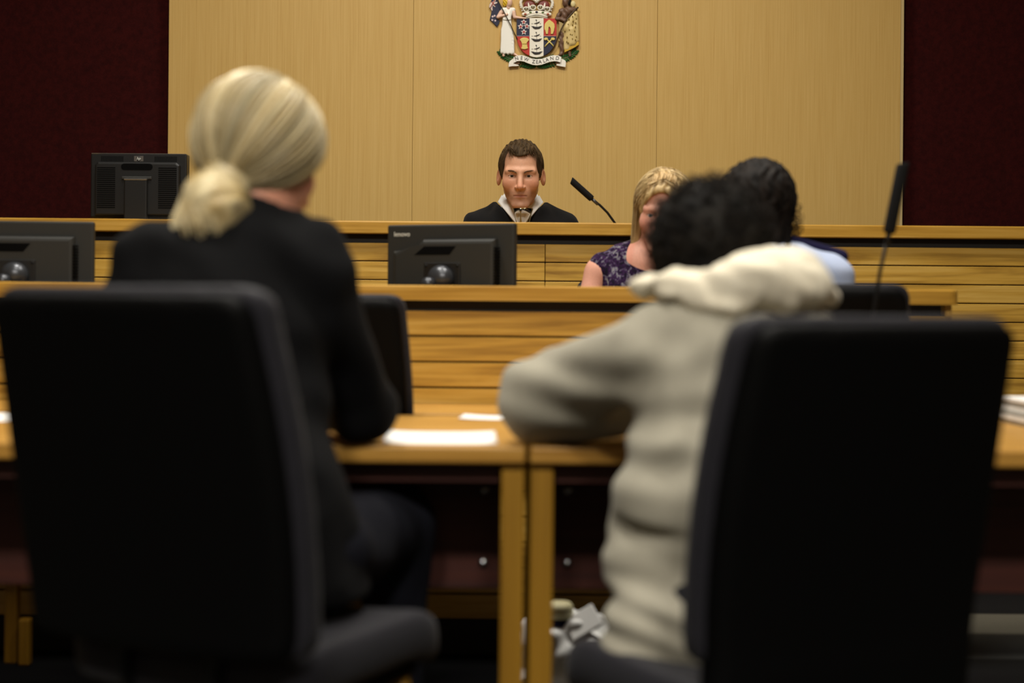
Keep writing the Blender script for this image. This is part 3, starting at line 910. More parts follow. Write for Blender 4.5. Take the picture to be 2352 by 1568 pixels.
def head_colour(L, base=(196, 138, 106), beard=0.0, lips=(170, 98, 84)):
    """skin colour over the head, from positions in the head's own frame"""
    x, y, z = L[:, 0], L[:, 1], L[:, 2]
    c = np.tile(np.array(lin(base)), (len(L), 1))
    def mix(c, col, w): return c * (1 - w[:, None]) + np.array(lin(col)) * w[:, None]
    g = lambda cx, cy, cz, s: np.exp(-((np.abs(x) - cx) ** 2 + (y - cy) ** 2 + (z - cz) ** 2) / (2 * s * s))
    front = np.clip((-y - .02) / .03, 0, 1)
    red = tuple(min(255, int(v)) for v in (base[0] * .98, base[1] * .78, base[2] * .76))
    c = mix(c, red, np.clip(.38 * g(.042, -.068, -.026, .018) + .4 * g(0, -.110, -.038, .014), 0, 1) * front)
    c = mix(c, red, .25 * np.clip((np.abs(x) - .074) / .008, 0, 1) * (z < .03))
    if beard:
        b = np.clip((-.046 - z) / .016, 0, 1) * np.clip((-y - .0) / .03, 0, 1) * np.clip((z + .16) / .03, 0, 1)
        c = mix(c, (118, 88, 76), b * beard)
    lp = np.exp(-((z + .0735) / .0055) ** 2) * np.exp(-(x / .020) ** 4) * (y < -.074)
    c = mix(c, lips, np.clip(lp, 0, 1) * .75)
    seam = np.exp(-((z + .0728 + .05 * np.abs(x) ** 1.3) / .0016) ** 2) * (np.abs(x) < .0255) * (y < -.07)
    c = mix(c, (92, 48, 42), np.clip(seam, 0, 1) * .8)
    cc = (np.abs(x) - .031) / .0135
    lash = np.exp(-((z - (.0026 - .0034 * cc * cc)) / .0013) ** 2) * (np.abs(cc) < 1.1) * (y < -.06)
    c = mix(c, (52, 32, 24), np.clip(lash, 0, 1) * .8)
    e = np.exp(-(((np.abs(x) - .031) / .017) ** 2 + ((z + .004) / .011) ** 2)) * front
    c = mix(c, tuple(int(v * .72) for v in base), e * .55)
    return c

def hand_vq(side, curl=.35, h=.0042):
    """a hand lying palm down: wrist at the origin, fingers along +y; side = 1 right, -1 left"""
    segs = []
    def fin(x0, y0, L, ang, r):
        p = Vector((x0, y0, 0)); a = -.05
        for i, f in enumerate((.45, .32, .23)):
            q = p + Vector((math.sin(ang) * math.cos(a), math.cos(ang) * math.cos(a), math.sin(a))) * (L * f)
            segs.append((p, q, r * (1 - .1 * i), r * (.9 - .1 * i))); p = q; a -= curl
    fin(-.027, .085, .072, -.10, .0085); fin(-.009, .090, .080, -.02, .009); fin(.010, .088, .074, .06, .0085); fin(.027, .080, .058, .15, .0075)
    t0 = Vector((-.028, .025, -.004)); t1 = Vector((-.056, .055, -.012)); t2 = Vector((-.066, .083, -.016)); t3 = Vector((-.066, .105, -.018))
    thumb = [(t0, t1, .014, .012), (t1, t2, .011, .010), (t2, t3, .010, .008)]
    def f(P):
        d = s_box(P, (0, .045, 0), (.038, .048, .013), .012)
        d = smin(d, s_cone(P, (0, -.05, 0), (0, .01, 0), .026, .024), .02)
        for a, b, r, q in segs: d = smin(d, s_cone(P, a, b, r, q), .004)
        dt = None
        for a, b, r, q in thumb:
            c = s_cone(P, a, b, r, q); dt = c if dt is None else smin(dt, c, .004)
        return smin(d, dt, .008)
    V, Q = sdf_vq(f, (-.09, -.09, -.075), (.06, .185, .035), h)
    if side < 0: V = V * np.array((-1, 1, 1)); Q = Q[:, ::-1]
    return V, Q

HANDS = {s: hand_vq(s) for s in (1, -1)}

def basis(fwd, up):
    """rotation whose +y column points along fwd"""
    f = Vector(fwd).normalized(); r = f.cross(Vector(up)).normalized(); u = r.cross(f)
    return Matrix(((r.x, f.x, u.x), (r.y, f.y, u.y), (r.z, f.z, u.z)))

def person_body(parent, head_pos, R, scale, limbs, hands, base, beard=0.0, fine=.0026, coarse=.013, male=True, nk=None):
    """one skin: head, neck, trunk and limbs; R = 3x3 rotation of the head frame"""
    H = Vector(head_pos); Rn = np.array(R, dtype=np.float32)
    ps = [Vector(p) for l in limbs for p in (l[0], l[1])] + [H]
    lo = [min(p[i] for p in ps) - .16 for i in range(3)]; hi = [max(p[i] for p in ps) + .16 for i in range(3)]
    ext = .135 * scale
    ax = [axis(lo[i], hi[i], coarse, (H[i] - ext - (.03 if i == 2 else 0), H[i] + ext, fine)) for i in range(3)]
    P = (ax[0][:, None, None], ax[1][None, :, None], ax[2][None, None, :])
    F = None
    for a, b, ra, rb in limbs:
        d = s_cone(P, a, b, ra, rb); F = d if F is None else smin(F, d, .04)
    F = np.ascontiguousarray(np.broadcast_to(F, tuple(len(t) for t in ax)).astype(np.float32))
    rg = []
    for i in range(3):
        e = .16 * scale if i < 2 else .21 * scale
        m = np.nonzero((ax[i] > H[i] - e) & (ax[i] < H[i] + .15 * scale + (.01 if i < 2 else 0)))[0]
        rg.append(slice(m[0], m[-1] + 1))
    sub = [ax[0][rg[0]][:, None, None] - np.float32(H.x), ax[1][rg[1]][None, :, None] - np.float32(H.y), ax[2][rg[2]][None, None, :] - np.float32(H.z)]
    L = [(sub[0] * Rn[0, j] + sub[1] * Rn[1, j] + sub[2] * Rn[2, j]) / np.float32(scale) for j in range(3)]
    nl = (0, .042, -.185) if nk is None else tuple(np.array(R).T @ (np.array(nk) - np.array(H)) / scale)
    hd = head_sdf(L, male, nl) * np.float32(scale)
    F[rg[0], rg[1], rg[2]] = smin(F[rg[0], rg[1], rg[2]], hd, .012)
    V, Q = nets(F, *ax)
    Lc = ((V - np.array(H)) @ Rn) / scale
    C = head_colour(Lc, base, beard)
    far = np.linalg.norm(Lc, axis=1) > .2
    C[far] = lin(base)
    for side, pos, fwd, up in hands:
        hv, hq = HANDS[side]
        B = np.array(basis(fwd, up))
        Q = np.concatenate([Q, hq + len(V)]); V = np.concatenate([V, hv @ B.T + np.array(pos)])
        C = np.concatenate([C, np.tile(np.array(lin(base)), (len(hv), 1))])
    me = np_mesh('body', V, Q); paint(me, C)
    o = put('body', me, M['skin'], parent)
    return o

def eyes(parent, H, R, scale, iris=(64, 48, 34), down=0.0):
    for s in (-1, 1):
        bm = bmesh.new(); bmesh.ops.create_uvsphere(bm, u_segments=32, v_segments=32, radius=.0126 * scale)
        me = mesh_bm('eye', bm)
        co = np.array([v.co for v in me.vertices]); n = co / np.linalg.norm(co, axis=1)[:, None]
        g = np.array((0, -math.cos(down), -math.sin(down))); a = np.arccos(np.clip(n @ g, -1, 1))
        c = np.where((a < .20)[:, None], np.array(lin((10, 8, 8))), np.where((a < .50)[:, None], np.array(lin(iris)), np.array(lin((205, 190, 176)))))
        paint(me, c)
        me.transform(Matrix.Translation(Vector(H)) @ Matrix(R).to_4x4() @ Matrix.Translation(Vector((s * .031, -.0645, -.001)) * scale))
        put('eye', me, M['eye'], parent, True)

SK_C, SK_R = np.array((0, .018, .034)), np.array((.076, .096, .088))
def flow_strands(roots, flow, steps, step, lift, jitter=.2, curl=0.0, curl_n=3.0, sink=1.0):
    """strands that creep over the skull from unit directions `roots` along the tangent field flow(u)"""
    n = len(roots); U = roots.copy(); out = []
    ph = rng.uniform(0, 6.28, n); lf = lift * rng.uniform(.75, 1.25, n)
    jit = rng.normal(size=(n, 3)) * jitter
    for k in range(steps):
        prof = lf * (.35 + .65 * np.sin(min(1, (k + 1) / steps * 1.3) * PI * .62)) if sink else lf
        p = SK_C + U * (SK_R + prof[:, None])
        if curl:
            t = np.cross(U, np.array((.3, .8, .5))); t /= np.linalg.norm(t, axis=1)[:, None] + 1e-9
            a = ph + k / steps * 6.28 * curl_n
            p = p + t * (np.cos(a) * curl)[:, None] + U * (np.sin(a) * curl)[:, None]
        out.append(p)
        f = flow(U) + jit
        f -= U * np.sum(f * U, axis=1)[:, None]
        f /= np.linalg.norm(f, axis=1)[:, None] + 1e-9
        U = U + f * step / .088
        U /= np.linalg.norm(U, axis=1)[:, None]
    return np.stack(out, 1)

def rand_dirs(n, keep):
    U = rng.normal(size=(n * 12, 3)); U /= np.linalg.norm(U, axis=1)[:, None]
    U = U[keep(U)]
    return U[:n]

def head_to_world(L, H, R, scale):
    s = L.shape
    return ((L.reshape(-1, 3) * scale) @ np.array(R).T + np.array(H)).reshape(s)

def hair_cap(name, f, H, R, scale, parent, matl, colour, lo=(-.13, -.14, -.2), hi=(.13, .17, .17), h=.004):
    V, Q = sdf_vq(f, lo, hi, h)
    me = np_mesh(name, head_to_world(V, H, R, scale), Q); paint(me, colour(V))
    return put(name, me, matl, parent)

def streak(V, c1, c2, k=(160, 30, 160), amp=1.0):
    t = .5 + .25 * np.sin(V[:, 0] * k[0] + 3 * np.sin(V[:, 1] * k[1])) + .25 * np.sin(V[:, 2] * k[2] * .7 + V[:, 0] * k[0] * .6 + 1.3)
    t = np.clip(t * amp, 0, 1)[:, None]
    return np.array(lin(c1)) * (1 - t) + np.array(lin(c2)) * t

def hair_cols(n, c1, c2):
    t = rng.uniform(0, 1, n)[:, None]
    return np.array(lin(c1)) * (1 - t) + np.array(lin(c2)) * t

def wrinkle(P, amps):
    w = 0
    for a, kx, ky, kz, ph, b, m in amps:
        w = w + np.float32(a) * np.sin(P[0] * np.float32(kx) + P[1] * np.float32(ky) + P[2] * np.float32(kz) + np.float32(ph) + np.float32(b) * np.sin(P[0] * np.float32(m) - P[2] * np.float32(m * .7) + P[1] * np.float32(m * .5)))
    return w

def cones(P, L, k=.04):
    d = None
    for a, b, ra, rb in L:
        c = s_cone(P, a, b, ra, rb); d = c if d is None else smin(d, c, k)
    return d

def rot(yaw=0, pitch=0, roll=0):
    """head frame: yaw about z (positive turns the face to +x), pitch positive = face down, roll positive = top to +x"""
    return (Matrix.Rotation(math.radians(yaw), 3, 'Z') @ Matrix.Rotation(math.radians(pitch), 3, 'X') @ Matrix.Rotation(math.radians(roll), 3, 'Y'))

# ================================================================== the judge
def judge():
    YH = 5.47
    s = 1.035
    H = at(1196.5, 402, YH); H.y = YH
    R = rot(-2, 7, 0)
    cx = H.x
    yT = 5.62
    zs = at(1196, 500, yT).z           # height of the shoulder points
    t = thing('person', (cx, 5.75, 0.30), 'man with short dark hair in black robe and white collar facing the camera', 'person')
    S = lambda x, y, z: Vector((cx + x, y, z))
    limbs = [(S(0, yT + .02, zs - .08), S(0, 5.74, .86), .09, .13),
             (S(-.15, yT + .01, zs - .05), S(.15, yT + .01, zs - .05), .04, .04), (S(0, yT + .01, zs + .0), S(0, yT - .04, zs + .10), .048, .052)]
    hands = []
    for d in (-1, 1):
        el = S(d * .235, yT - .03, zs - .30); wr = S(d * .09, 5.47, .985)
        limbs += [(S(d * .17, yT, zs - .04), el, .046, .040), (el, wr, .038, .027),
                  (S(d * .09, 5.72, .84), S(d * .11, 5.36, .80), .075, .06), (S(d * .11, 5.36, .80), S(d * .11, 5.40, .38), .055, .042),
                  (S(d * .11, 5.40, .36), S(d * .12, 5.29, .335), .034, .028)]
        hands.append((d, wr, (-d * .8, -.5, -.25), (0, 0, 1)))
    person_body(t, H, R, s, limbs, hands, (202, 152, 122), .36, .0023, .014, True, S(0, yT - .005, zs + .0))
    eyes(t, H, R, s, (48, 36, 28), -.02)
    # short brown hair
    def hf(P):
        x, y, z = P
        ax_ = np.abs(x)
        sk = s_ell(P, SK_C, SK_R + np.array((.0055, .010, .010)))
        sk = sk + np.float32(.0022) * np.sin(x * 420 + 3 * np.sin(y * 60)) * np.clip(z * 10, 0, 1) + np.float32(.0025) * np.sin(y * 120 + x * 80)
        front = np.float32(.076) + np.float32(.016) * np.exp(-((ax_ - .045) / .012) ** 2) - np.float32(.006) * np.exp(-((x + .004) / .02) ** 2) - z
        front = np.maximum(front, ax_ * 0 - 1)
        side = np.maximum(np.maximum(np.float32(.0585) - ax_ + np.float32(.10) * np.maximum(.03 - z, 0) * 0, -(y + .052 - .35 * np.maximum(.05 - z, 0))), np.float32(-.012) - z + np.maximum(y - .0, 0) * np.float32(-.9))
        back = np.maximum(np.float32(.030) - y, np.float32(-.085) - z)
        reg = smin(smin(front, side, .008), back, .01)
        d = smax(sk, reg, .006)
        # keep the ears free
        d = smax(d, -s_ell((ax_, y, z), (.090, .010, -.008), (.016, .020, .032)), .004)
        return d
    hair = hair_cap('hair', hf, H, R, s, t, M['hair_dull'], lambda V: streak(V, (44, 33, 20), (72, 56, 36), (300, 60, 90)), h=.0028)
    roots = rand_dirs(2400, lambda U: ((U[:, 2] > .52) & (U[:, 1] > -.75)) | ((U[:, 1] > .25) & (U[:, 2] > -.7)) | ((np.abs(U[:, 0]) > .8) & (U[:, 1] > -.42) & (U[:, 2] > -.25)))
    def fl(U):
        f = np.stack([U[:, 0] * .8 + .25, -np.clip(U[:, 2], 0, 1) * 1.2 + .25, -1.1 * (1 - np.clip(U[:, 2], 0, 1)) - .1], 1)
        return f
    L = flow_strands(roots, fl, 7, .0052, .0082, .12)
    me = strands_mesh('hair_strands', head_to_world(L, H, R, s), .0008, .0003, hair_cols(len(L), (48, 36, 22), (100, 78, 50)))
    tag(put('hair_strands', me, M['hair_dull'], hair), kind='stuff')
    # fringe falling on the forehead
    n = 130
    x0 = rng.uniform(-.040, .046, n); ln = rng.uniform(.6, 1.2, n); k = np.linspace(0, 1, 6)
    zz = .098 - (ln[:, None] * .024) * k ** 1.0 + .012 * (np.abs(x0[:, None]) / .045) ** 3
    xx = x0[:, None] + (rng.normal(size=(n, 1)) * .006 + .004) * k
    yy = -.058 - .016 * np.sqrt(k) + .30 * xx ** 2 / .05 + rng.normal(size=(n, 1)) * .0015
    L = np.stack([xx, yy, zz], 2)
    me = strands_mesh('fringe', head_to_world(L, H, R, s), .0014, .0005, hair_cols(n, (46, 34, 20), (90, 70, 46)))
    tag(put('fringe', me, M['hair_dull'], hair), kind='stuff')
    # eyebrows
    for d in (-1, 1):
        n = 120; u = rng.uniform(0, 1, n)
        bx = d * (.0125 + .036 * u); bz = .0105 + .0070 * np.sin(u * 2.5 + .25) - .0015 * (1 - u) + rng.normal(size=n) * .0012
        by = -.0865 + .022 * u ** 2
        k = np.linspace(0, 1, 4)[None, :]
        L = np.stack([bx[:, None] + d * k * .008, by[:, None] - .0012 + .001 * k, bz[:, None] + k * .0025], 2)
        me = strands_mesh('eyebrow', head_to_world(L, H, R, s), .0006, .0002, hair_cols(n, (70, 50, 34), (110, 82, 58)))
        tag(put('eyebrow', me, M['hair_dull'], t), kind='stuff')
    # white shirt and collar
    nb = zs + .055
    def shirt(P):
        x, y, z = P
        X = (np.abs(x - np.float32(cx)), y, z)
        d = s_ell(P, (cx, yT - .005, zs - .13), (.13, .088, .16))
        d = smin(d, s_cone(P, (cx, yT - .015, zs + .02), (cx, yT - .05, zs + .085), .080, .070), .03)
        # open at the front in a V below the chin
        v = np.maximum(X[0] - (z - np.float32(zs + .016)) * np.float32(.85), y - np.float32(yT - .06))
        top = (z - np.float32(zs + .092)) + (y - np.float32(yT - .03)) * np.float32(-.55)
        d = smax(d, top, .004)
        d = smax(d, -smax(v, -(z - np.float32(zs + .014)), .004), .004)
        return np.maximum(d, np.float32(zs - .28) - z)
    sdf('shirt', shirt, (cx - .2, yT - .2, zs - .3), (cx + .2, yT + .15, zs + .2), .0045, M['shirt_white'], t)
    for d_ in (-1, 1):
        # folded collar wings
        a = S(d_ * .072, yT - .055, zs + .083); b = S(d_ * -.001, yT - .142, zs + .012); c = S(d_ * .006, yT - .165, zs - .045); e = S(d_ * .088, yT - .07, zs + .055)
        bm = bmesh.new(); vs = [bm.verts.new(p) for p in (a, b, c, e)]; f = bm.faces.new(vs if d_ < 0 else vs[::-1])
        bmesh.ops.subdivide_edges(bm, edges=bm.edges[:], cuts=4, use_grid_fill=True)
        bmesh.ops.solidify(bm, geom=bm.faces[:], thickness=.004)
        put('collar_wing', mesh_bm('collar_wing', bm), M['shirt_white'], t, True)
    # black robe
    def robe(P):
        x, y, z = P
        X = (np.abs(x - np.float32(cx)), y, z)
        d = s_ell(P, (cx, yT + .0, zs - .16), (.205, .135, .20))
        d = smin(d, s_cone(X, (.072, yT + .01, zs + .038), (.162, yT, zs - .034), .036, .060), .03)
        d = smin(d, s_cone(X, (.162, yT, zs - .05), (.225, yT - .03, zs - .30), .058, .075), .04)
        d = smin(d, s_cone(X, (.24, yT - .03, zs - .30), (.12, 5.50, .99), .070, .055), .04)
        d = smin(d, s_cone(X, (.060, yT - .045, zs + .0), (.11, yT - .04, zs - .08), .058, .07), .03)
        d = smin(d, s_cone(P, (cx, yT + .03, zs - .2), (cx, 5.75, .88), .16, .20), .06)
        d = smin(d, s_cone(X, (.09, 5.7, .86), (.12, 5.38, .82), .10, .085), .05)
        d = smin(d, s_cone(X, (.12, 5.38, .82), (.12, 5.40, .48), .085, .095), .05)
        d = d + wrinkle((x - np.float32(cx), y, z), [(.003, 30, 10, 60, 0, 1.5, 18), (.002, 70, 20, 20, 1, 1, 30)])
        # V neck over the shirt, straight edges
        v = X[0] - np.float32(.044) - np.maximum(z - np.float32(zs - .002), np.float32(-.08)) * np.float32(.80)
        cut = np.maximum(v, (y - np.float32(yT + .045)))
        d = smax(d, -cut, .006)
        d = np.maximum(d, smin(np.float32(.42) - z, z * 0 + 5, .01))
        return np.maximum(d, -(z - np.float32(.42)))
    sdf('robe', robe, (cx - .40, 5.25, .40), (cx + .40, 5.98, zs + .13), .0085, M['robe'], t)
    for d_ in (-1, 1):
        sdf('shoe', lambda P: np.maximum(smin(s_ell(P, (cx + d_ * .12, 5.30, .335), (.045, .12, .045)), s_ell(P, (cx + d_ * .12, 5.39, .36), (.04, .05, .06)), .03), np.float32(.302) - P[2]),
            (cx + d_ * .12 - .07, 5.15, .29), (cx + d_ * .12 + .07, 5.48, .45), .008, M['shoe'], t)
    # chair
    c = make_chair('judge_chair', 'dark chair behind the judge, its top edge beside his black robe', 1.02, .50, None)
    c.location = (-.005, 6.0, .30); c.rotation_euler = (0, 0, PI - .10); c.scale = (.82, 1, 1.062)
judge()

# ================================================================== the clerk
def clerk():
    YH = 4.76
    s = 1.04
    H = at(1522, 488, YH)
    R = rot(-12, 12, 6)
    cx, cy = at(1470, 640, 4.84).x, 4.84
    sh = at(1400, 598, 4.84)
    zs = sh.z
    t = thing('person', (cx, 4.9, 0), 'blonde woman in a sleeveless purple floral top behind the clerk bench', 'person')
    S = lambda x, y, z: Vector((cx + x, y, z))
    limbs = [(S(0.01, cy, zs - .02), S(0, 4.88, .60), .095, .12), (S(-.12, cy, zs - .03), S(.14, cy, zs - .03), .047, .047), (S(.03, cy - .0, zs + .02), Vector(H) + Vector((0, .03, -.09)), .05, .05)]
    hands = []
    for d in (-1, 1):
        el = S(d * .215, cy - .05, .86); wr = S(d * .12, 4.56, .79)
        limbs += [(S(d * .147, cy, zs - .045), el, .043, .037), (el, wr, .036, .025),
                  (S(d * .09, 4.88, .58), S(d * .10, 4.50, .56), .07, .055), (S(d * .10, 4.50, .56), S(d * .10, 4.55, .12), .052, .036), (S(d * .10, 4.55, .09), S(d * .11, 4.44, .04), .032, .026)]
        hands.append((d, wr, (-d * .25, -1, -.08), (0, 0, 1)))
    person_body(t, H, R, s, limbs, hands, (222, 164, 142), 0, .0036, .013, False, S(.02, cy, zs + .0))
    eyes(t, H, R, s, (70, 84, 96))
    def top(P):
        x, y, z = P
        X = (np.abs(x - np.float32(cx)), y, z)
        d = smin(s_ell(P, (cx, cy, zs - .13), (.150, .108, .18)), s_cone(X, (.03, cy, zs + .02), (.135, cy, zs - .028), .052, .050), .03)
        d = smin(d, s_cone(P, (cx, cy + .02, zs - .25), (cx, 4.88, .60), .125, .15), .05)
        d = d + wrinkle((x - np.float32(cx), y, z), [(.003, 70, 10, 35, 0, 1.5, 22)])
        d = smax(d, X[0] - np.float32(.172) + (z - np.float32(zs)) * np.float32(.25), .006)
        neck = s_ell(P, (cx + .07, cy - .06, zs + .06), (.05, .085, .055))
        return np.maximum(smax(d, -neck, .006), np.float32(.52) - z)
    sdf('top', top, (cx - .22, cy - .22, .5), (cx + .22, cy + .25, zs + .1), .007, M['floral'], t)
    def trousers(P):
        X = (np.abs(P[0] - np.float32(cx)), P[1], P[2])
        d = smin(s_cone(X, (.08, 4.88, .58), (.10, 4.50, .56), .10, .075), s_cone(X, (.10, 4.50, .56), (.10, 4.55, .12), .075, .06), .04)
        return smin(d, s_ell(P, (cx, 4.9, .6), (.18, .14, .11)), .05)
    sdf('trousers', trousers, (cx - .25, 4.35, .05), (cx + .25, 5.08, .75), .012, M['trousers'], t)
    for d_ in (-1, 1):
        sdf('shoe', lambda P: np.maximum(s_ell(P, (cx + d_ * .105, 4.47, .035), (.042, .115, .045)), np.float32(.002) - P[2]), (cx + d_ * .105 - .06, 4.33, -.01), (cx + d_ * .105 + .06, 4.6, .1), .009, M['shoe'], t)
    def hf(P):
        x, y, z = P
        ax_ = np.abs(x)
        sk = s_ell(P, SK_C + np.array((0, .004, .004)), SK_R + .016)
        curt = smin(s_cone((ax_, y, z), (.068, .012, .05), (.082, .006, -.15), .020, .012), s_cone((ax_, y, z), (.06, .05, .03), (.066, .05, -.14), .030, .024), .03)
        d = smin(sk, curt, .02)
        d = d + np.float32(.0022) * np.sin(x * 330 + 4 * np.sin(y * 50) + z * 30) + np.float32(.002) * np.sin(y * 300 + z * 25)
        face = s_ell(P, (0, -.085, -.03), (.064, .075, .105))
        d = smax(d, -face, .01)
        return np.maximum(smax(d, -s_cone(P, (0, .0, -.05), (0, -.02, -.22), .055, .06), .01), np.float32(-.165) - z)
    hair = hair_cap('hair', hf, H, R, s, t, M['hair'], lambda V: streak(V, (136, 108, 62), (206, 180, 130), (330, 50, 40)), h=.0042)
    roots = rand_dirs(900, lambda U: (U[:, 2] > -.1) & (U[:, 1] > -.72))
    fl = lambda U: np.stack([np.sign(U[:, 0]) * 1.0, .15 - U[:, 1] * .3, -.9 * np.ones(len(U))], 1)
    L = flow_strands(roots, fl, 10, .014, .019, .14, sink=0)
    # below the temples the strands hang straight
    for k in range(1, L.shape[1]):
        low = L[:, k, 2] < .0
        L[low, k, :2] = L[low, k - 1, :2] * 1.0; L[low, k, 2] = L[low, k - 1, 2] - .014
    me = strands_mesh('hair_strands', head_to_world(L, H, R, s), .0013, .0006, hair_cols(len(L), (140, 112, 64), (226, 202, 154)))
    tag(put('hair_strands', me, M['hair'], hair), kind='stuff')
    # gathered puff on the crown
    n = 260; a = rng.uniform(0, PI, n); x0 = rng.uniform(-.055, .055, n); k = np.linspace(0, 1, 8)
    ang = k[None, :] * 2.4 + .2; rr = rng.uniform(.017, .026, n)[:, None]
    L = np.stack([x0[:, None] + .006 * np.sin(ang + a[:, None]), -.035 - rr * np.cos(ang) + rng.normal(size=(n, 1)) * .004, .112 - .9 * (x0[:, None] ** 2) / .06 + rr * np.sin(ang)], 2)
    me = strands_mesh('hair_puff', head_to_world(L, H, R, s), .0017, .0009, hair_cols(n, (168, 132, 74), (244, 216, 166)))
    tag(put('hair_puff', me, M['hair'], hair), kind='stuff')
    c = copy_tree(ch1); c['label'] = 'dark chair the clerk in purple sits on behind the bench'
    c.location = (cx - .02, 4.98, 0); c.rotation_euler = (0, 0, PI - .25); c.scale = (.8, .75, 1.065)
clerk()

# ================================================================== person in the pale blue shirt
def officer():
    YH = 3.78
    s = 1.0
    H = at(1733, 492, YH)
    R = rot(180 + 12, 6, 0)
    cx, cy = at(1752, 620, 3.74).x, 3.74
    zs = at(1900, 600, 3.74).z
    t = thing('person', (cx, 3.75, 0), 'person with dark curly hair and pale blue shirt, back to the camera', 'person')
    S = lambda x, y, z: Vector((cx + x, y, z))
    limbs = [(S(0, cy, zs - .05), S(0, 3.73, .56), .10, .12), (S(-.15, cy, zs - .03), S(.15, cy, zs - .03), .045, .045), (S(-.02, cy, zs), Vector(H) + Vector((0, -.02, -.09)), .05, .05)]
    hands = []
    for d in (-1, 1):
        el = S(d * .23, cy - .01, .80); wr = S(d * .12, 3.83, .60)
        limbs += [(S(d * .17, cy, zs - .05), el, .045, .038), (el, wr, .036, .026),
                  (S(d * .09, 3.76, .56), S(d * .10, 3.98, .54), .075, .058), (S(d * .10, 3.98, .54), S(d * .10, 3.96, .12), .052, .038), (S(d * .10, 3.94, .08), S(d * .10, 4.03, .04), .03, .026)]
        hands.append((d, wr, (-d * .4, .9, -.15), (0, 0, 1)))
    person_body(t, H, R, s, limbs, hands, (176, 122, 94), 0, .0045, .013, False, S(-.01, cy, zs - .01))
    eyes(t, H, R, s)
    def shirt(P):
        x, y, z = P
        X = (np.abs(x - np.float32(cx)), y, z)
        d = smin(s_ell(P, (cx, cy, zs - .15), (.185, .115, .20)), s_cone(X, (.05, cy, zs + .012), (.165, cy, zs - .03), .042, .056), .035)
        d = smin(d, s_cone(X, (.17, cy, zs - .05), (.225, cy - .01, zs - .19), .062, .062), .04)
        d = smin(d, s_cone(P, (cx, cy, zs - .25), (cx, 3.73, .58), .14, .15), .05)
        d = d + wrinkle((x - np.float32(cx), y, z), [(.004, 40, 10, 60, 0, 1.5, 22)])
        d = smax(d, -s_cone(X, (.255, cy - .01, zs - .27), (.26, cy, zs - .4), .07, .07), .006)
        return np.maximum(smax(d, -s_ell(P, (cx - .01, cy + .015, zs + .085), (.056, .056, .045)), .008), np.float32(.54) - z)
    sdf('shirt', shirt, (cx - .33, cy - .2, .52), (cx + .33, cy + .2, zs + .1), .0075, M['shirt_blue'], t)
    cn = S(-.005, cy, zs + .0)
    def coll(P):
        d = s_cone(P, cn + Vector((0, 0, .015)), cn + Vector((-.005, .008, .085)), .080, .066)
        i_ = s_cone(P, cn + Vector((0, 0, .0)), cn + Vector((-.005, .008, .13)), .066, .054)
        return np.maximum(np.maximum(d, -i_), np.maximum(P[2] - np.float32(zs + .075), np.float32(zs + .02) - P[2]))
    sdf('collar', coll, (cn.x - .12, cy - .12, zs - .02), (cn.x + .12, cy + .13, zs + .1), .0055, M['shirt_blue'], t)
    for d in (-1, 1):
        def ep(P):
            X = ((P[0] - np.float32(cx)) * d, P[1], P[2])
            q = s_cone(X, (.075, cy, zs + .052), (.205, cy, zs + .012), .016, .020)
            return smax(q, np.abs(P[1] - np.float32(cy)) - np.float32(.03), .006)
        xa, xb = sorted((cx + d * .03, cx + d * .26))
        sdf('epaulette', ep, (xa, cy - .06, zs - .05), (xb, cy + .06, zs + .1), .006, M['navy'], t)
    def trousers(P):
        X = (np.abs(P[0] - np.float32(cx)), P[1], P[2])
        d = smin(s_cone(X, (.08, 3.76, .57), (.10, 3.97, .55), .095, .075), s_cone(X, (.10, 3.97, .54), (.10, 3.97, .12), .07, .058), .04)
        return smin(d, s_ell(P, (cx, 3.74, .6), (.18, .13, .11)), .05)
    sdf('trousers', trousers, (cx - .25, 3.55, .05), (cx + .25, 4.09, .75), .012, M['trousers'], t)
    for d_ in (-1, 1):
        sdf('shoe', lambda P: np.maximum(s_ell(P, (cx + d_ * .10, 3.98, .035), (.042, .105, .045)), np.float32(.002) - P[2]), (cx + d_ * .10 - .06, 3.85, -.01), (cx + d_ * .10 + .06, 4.1, .1), .009, M['shoe'], t)
    def hf(P):
        x, y, z = P
        d = smin(s_ell(P, SK_C + np.array((0, .008, .006)), SK_R + .017), s_ell(P, (0, .055, -.06), (.078, .055, .085)), .03)
        d = d + np.float32(.004) * np.sin(x * 190 + 3 * np.sin(z * 70)) * np.sin(y * 170 + z * 60)
        d = smax(d, -s_ell(P, (0, -.095, -.04), (.065, .065, .10)), .01)
        return smax(d, -s_cone(P, (0, -.03, -.07), (0, -.03, -.2), .06, .06), .01)
    hair = hair_cap('hair', hf, H, R, s, t, M['hair_dull'], lambda V: streak(V, (12, 10, 9), (34, 28, 24), (200, 60, 90)), h=.0052)
    roots = rand_dirs(520, lambda U: (U[:, 1] > -.5) & (U[:, 2] > -.6))
    fl = lambda U: np.stack([U[:, 0] * .6, .5 * np.ones(len(U)), -1.0 * np.ones(len(U))], 1)
    L = flow_strands(roots, fl, 22, .0075, .019, .12, .0045, 2.2, 0)
    me = strands_mesh('curls', head_to_world(L, H, R, s), .0018, .0012, hair_cols(len(L), (10, 9, 8), (44, 36, 30)))
    tag(put('curls', me, M['hair_dull'], hair), kind='stuff')
    # loose curls at the right side
    k = np.linspace(0, 1, 30); Ls = []
    for q in range(26):
        z0 = rng.uniform(-.06, .05); a0 = rng.uniform(0, 6.28); rr = rng.uniform(.009, .017)
        ang = a0 + k * 6.28 * 1.6
        Ls.append(np.stack([-(.090 + .004 * q / 26 + rr * np.cos(ang) * .9 + .006), .03 + .02 * k + rng.normal() * .015, z0 + rr * np.sin(ang) - .045 * k], 1))
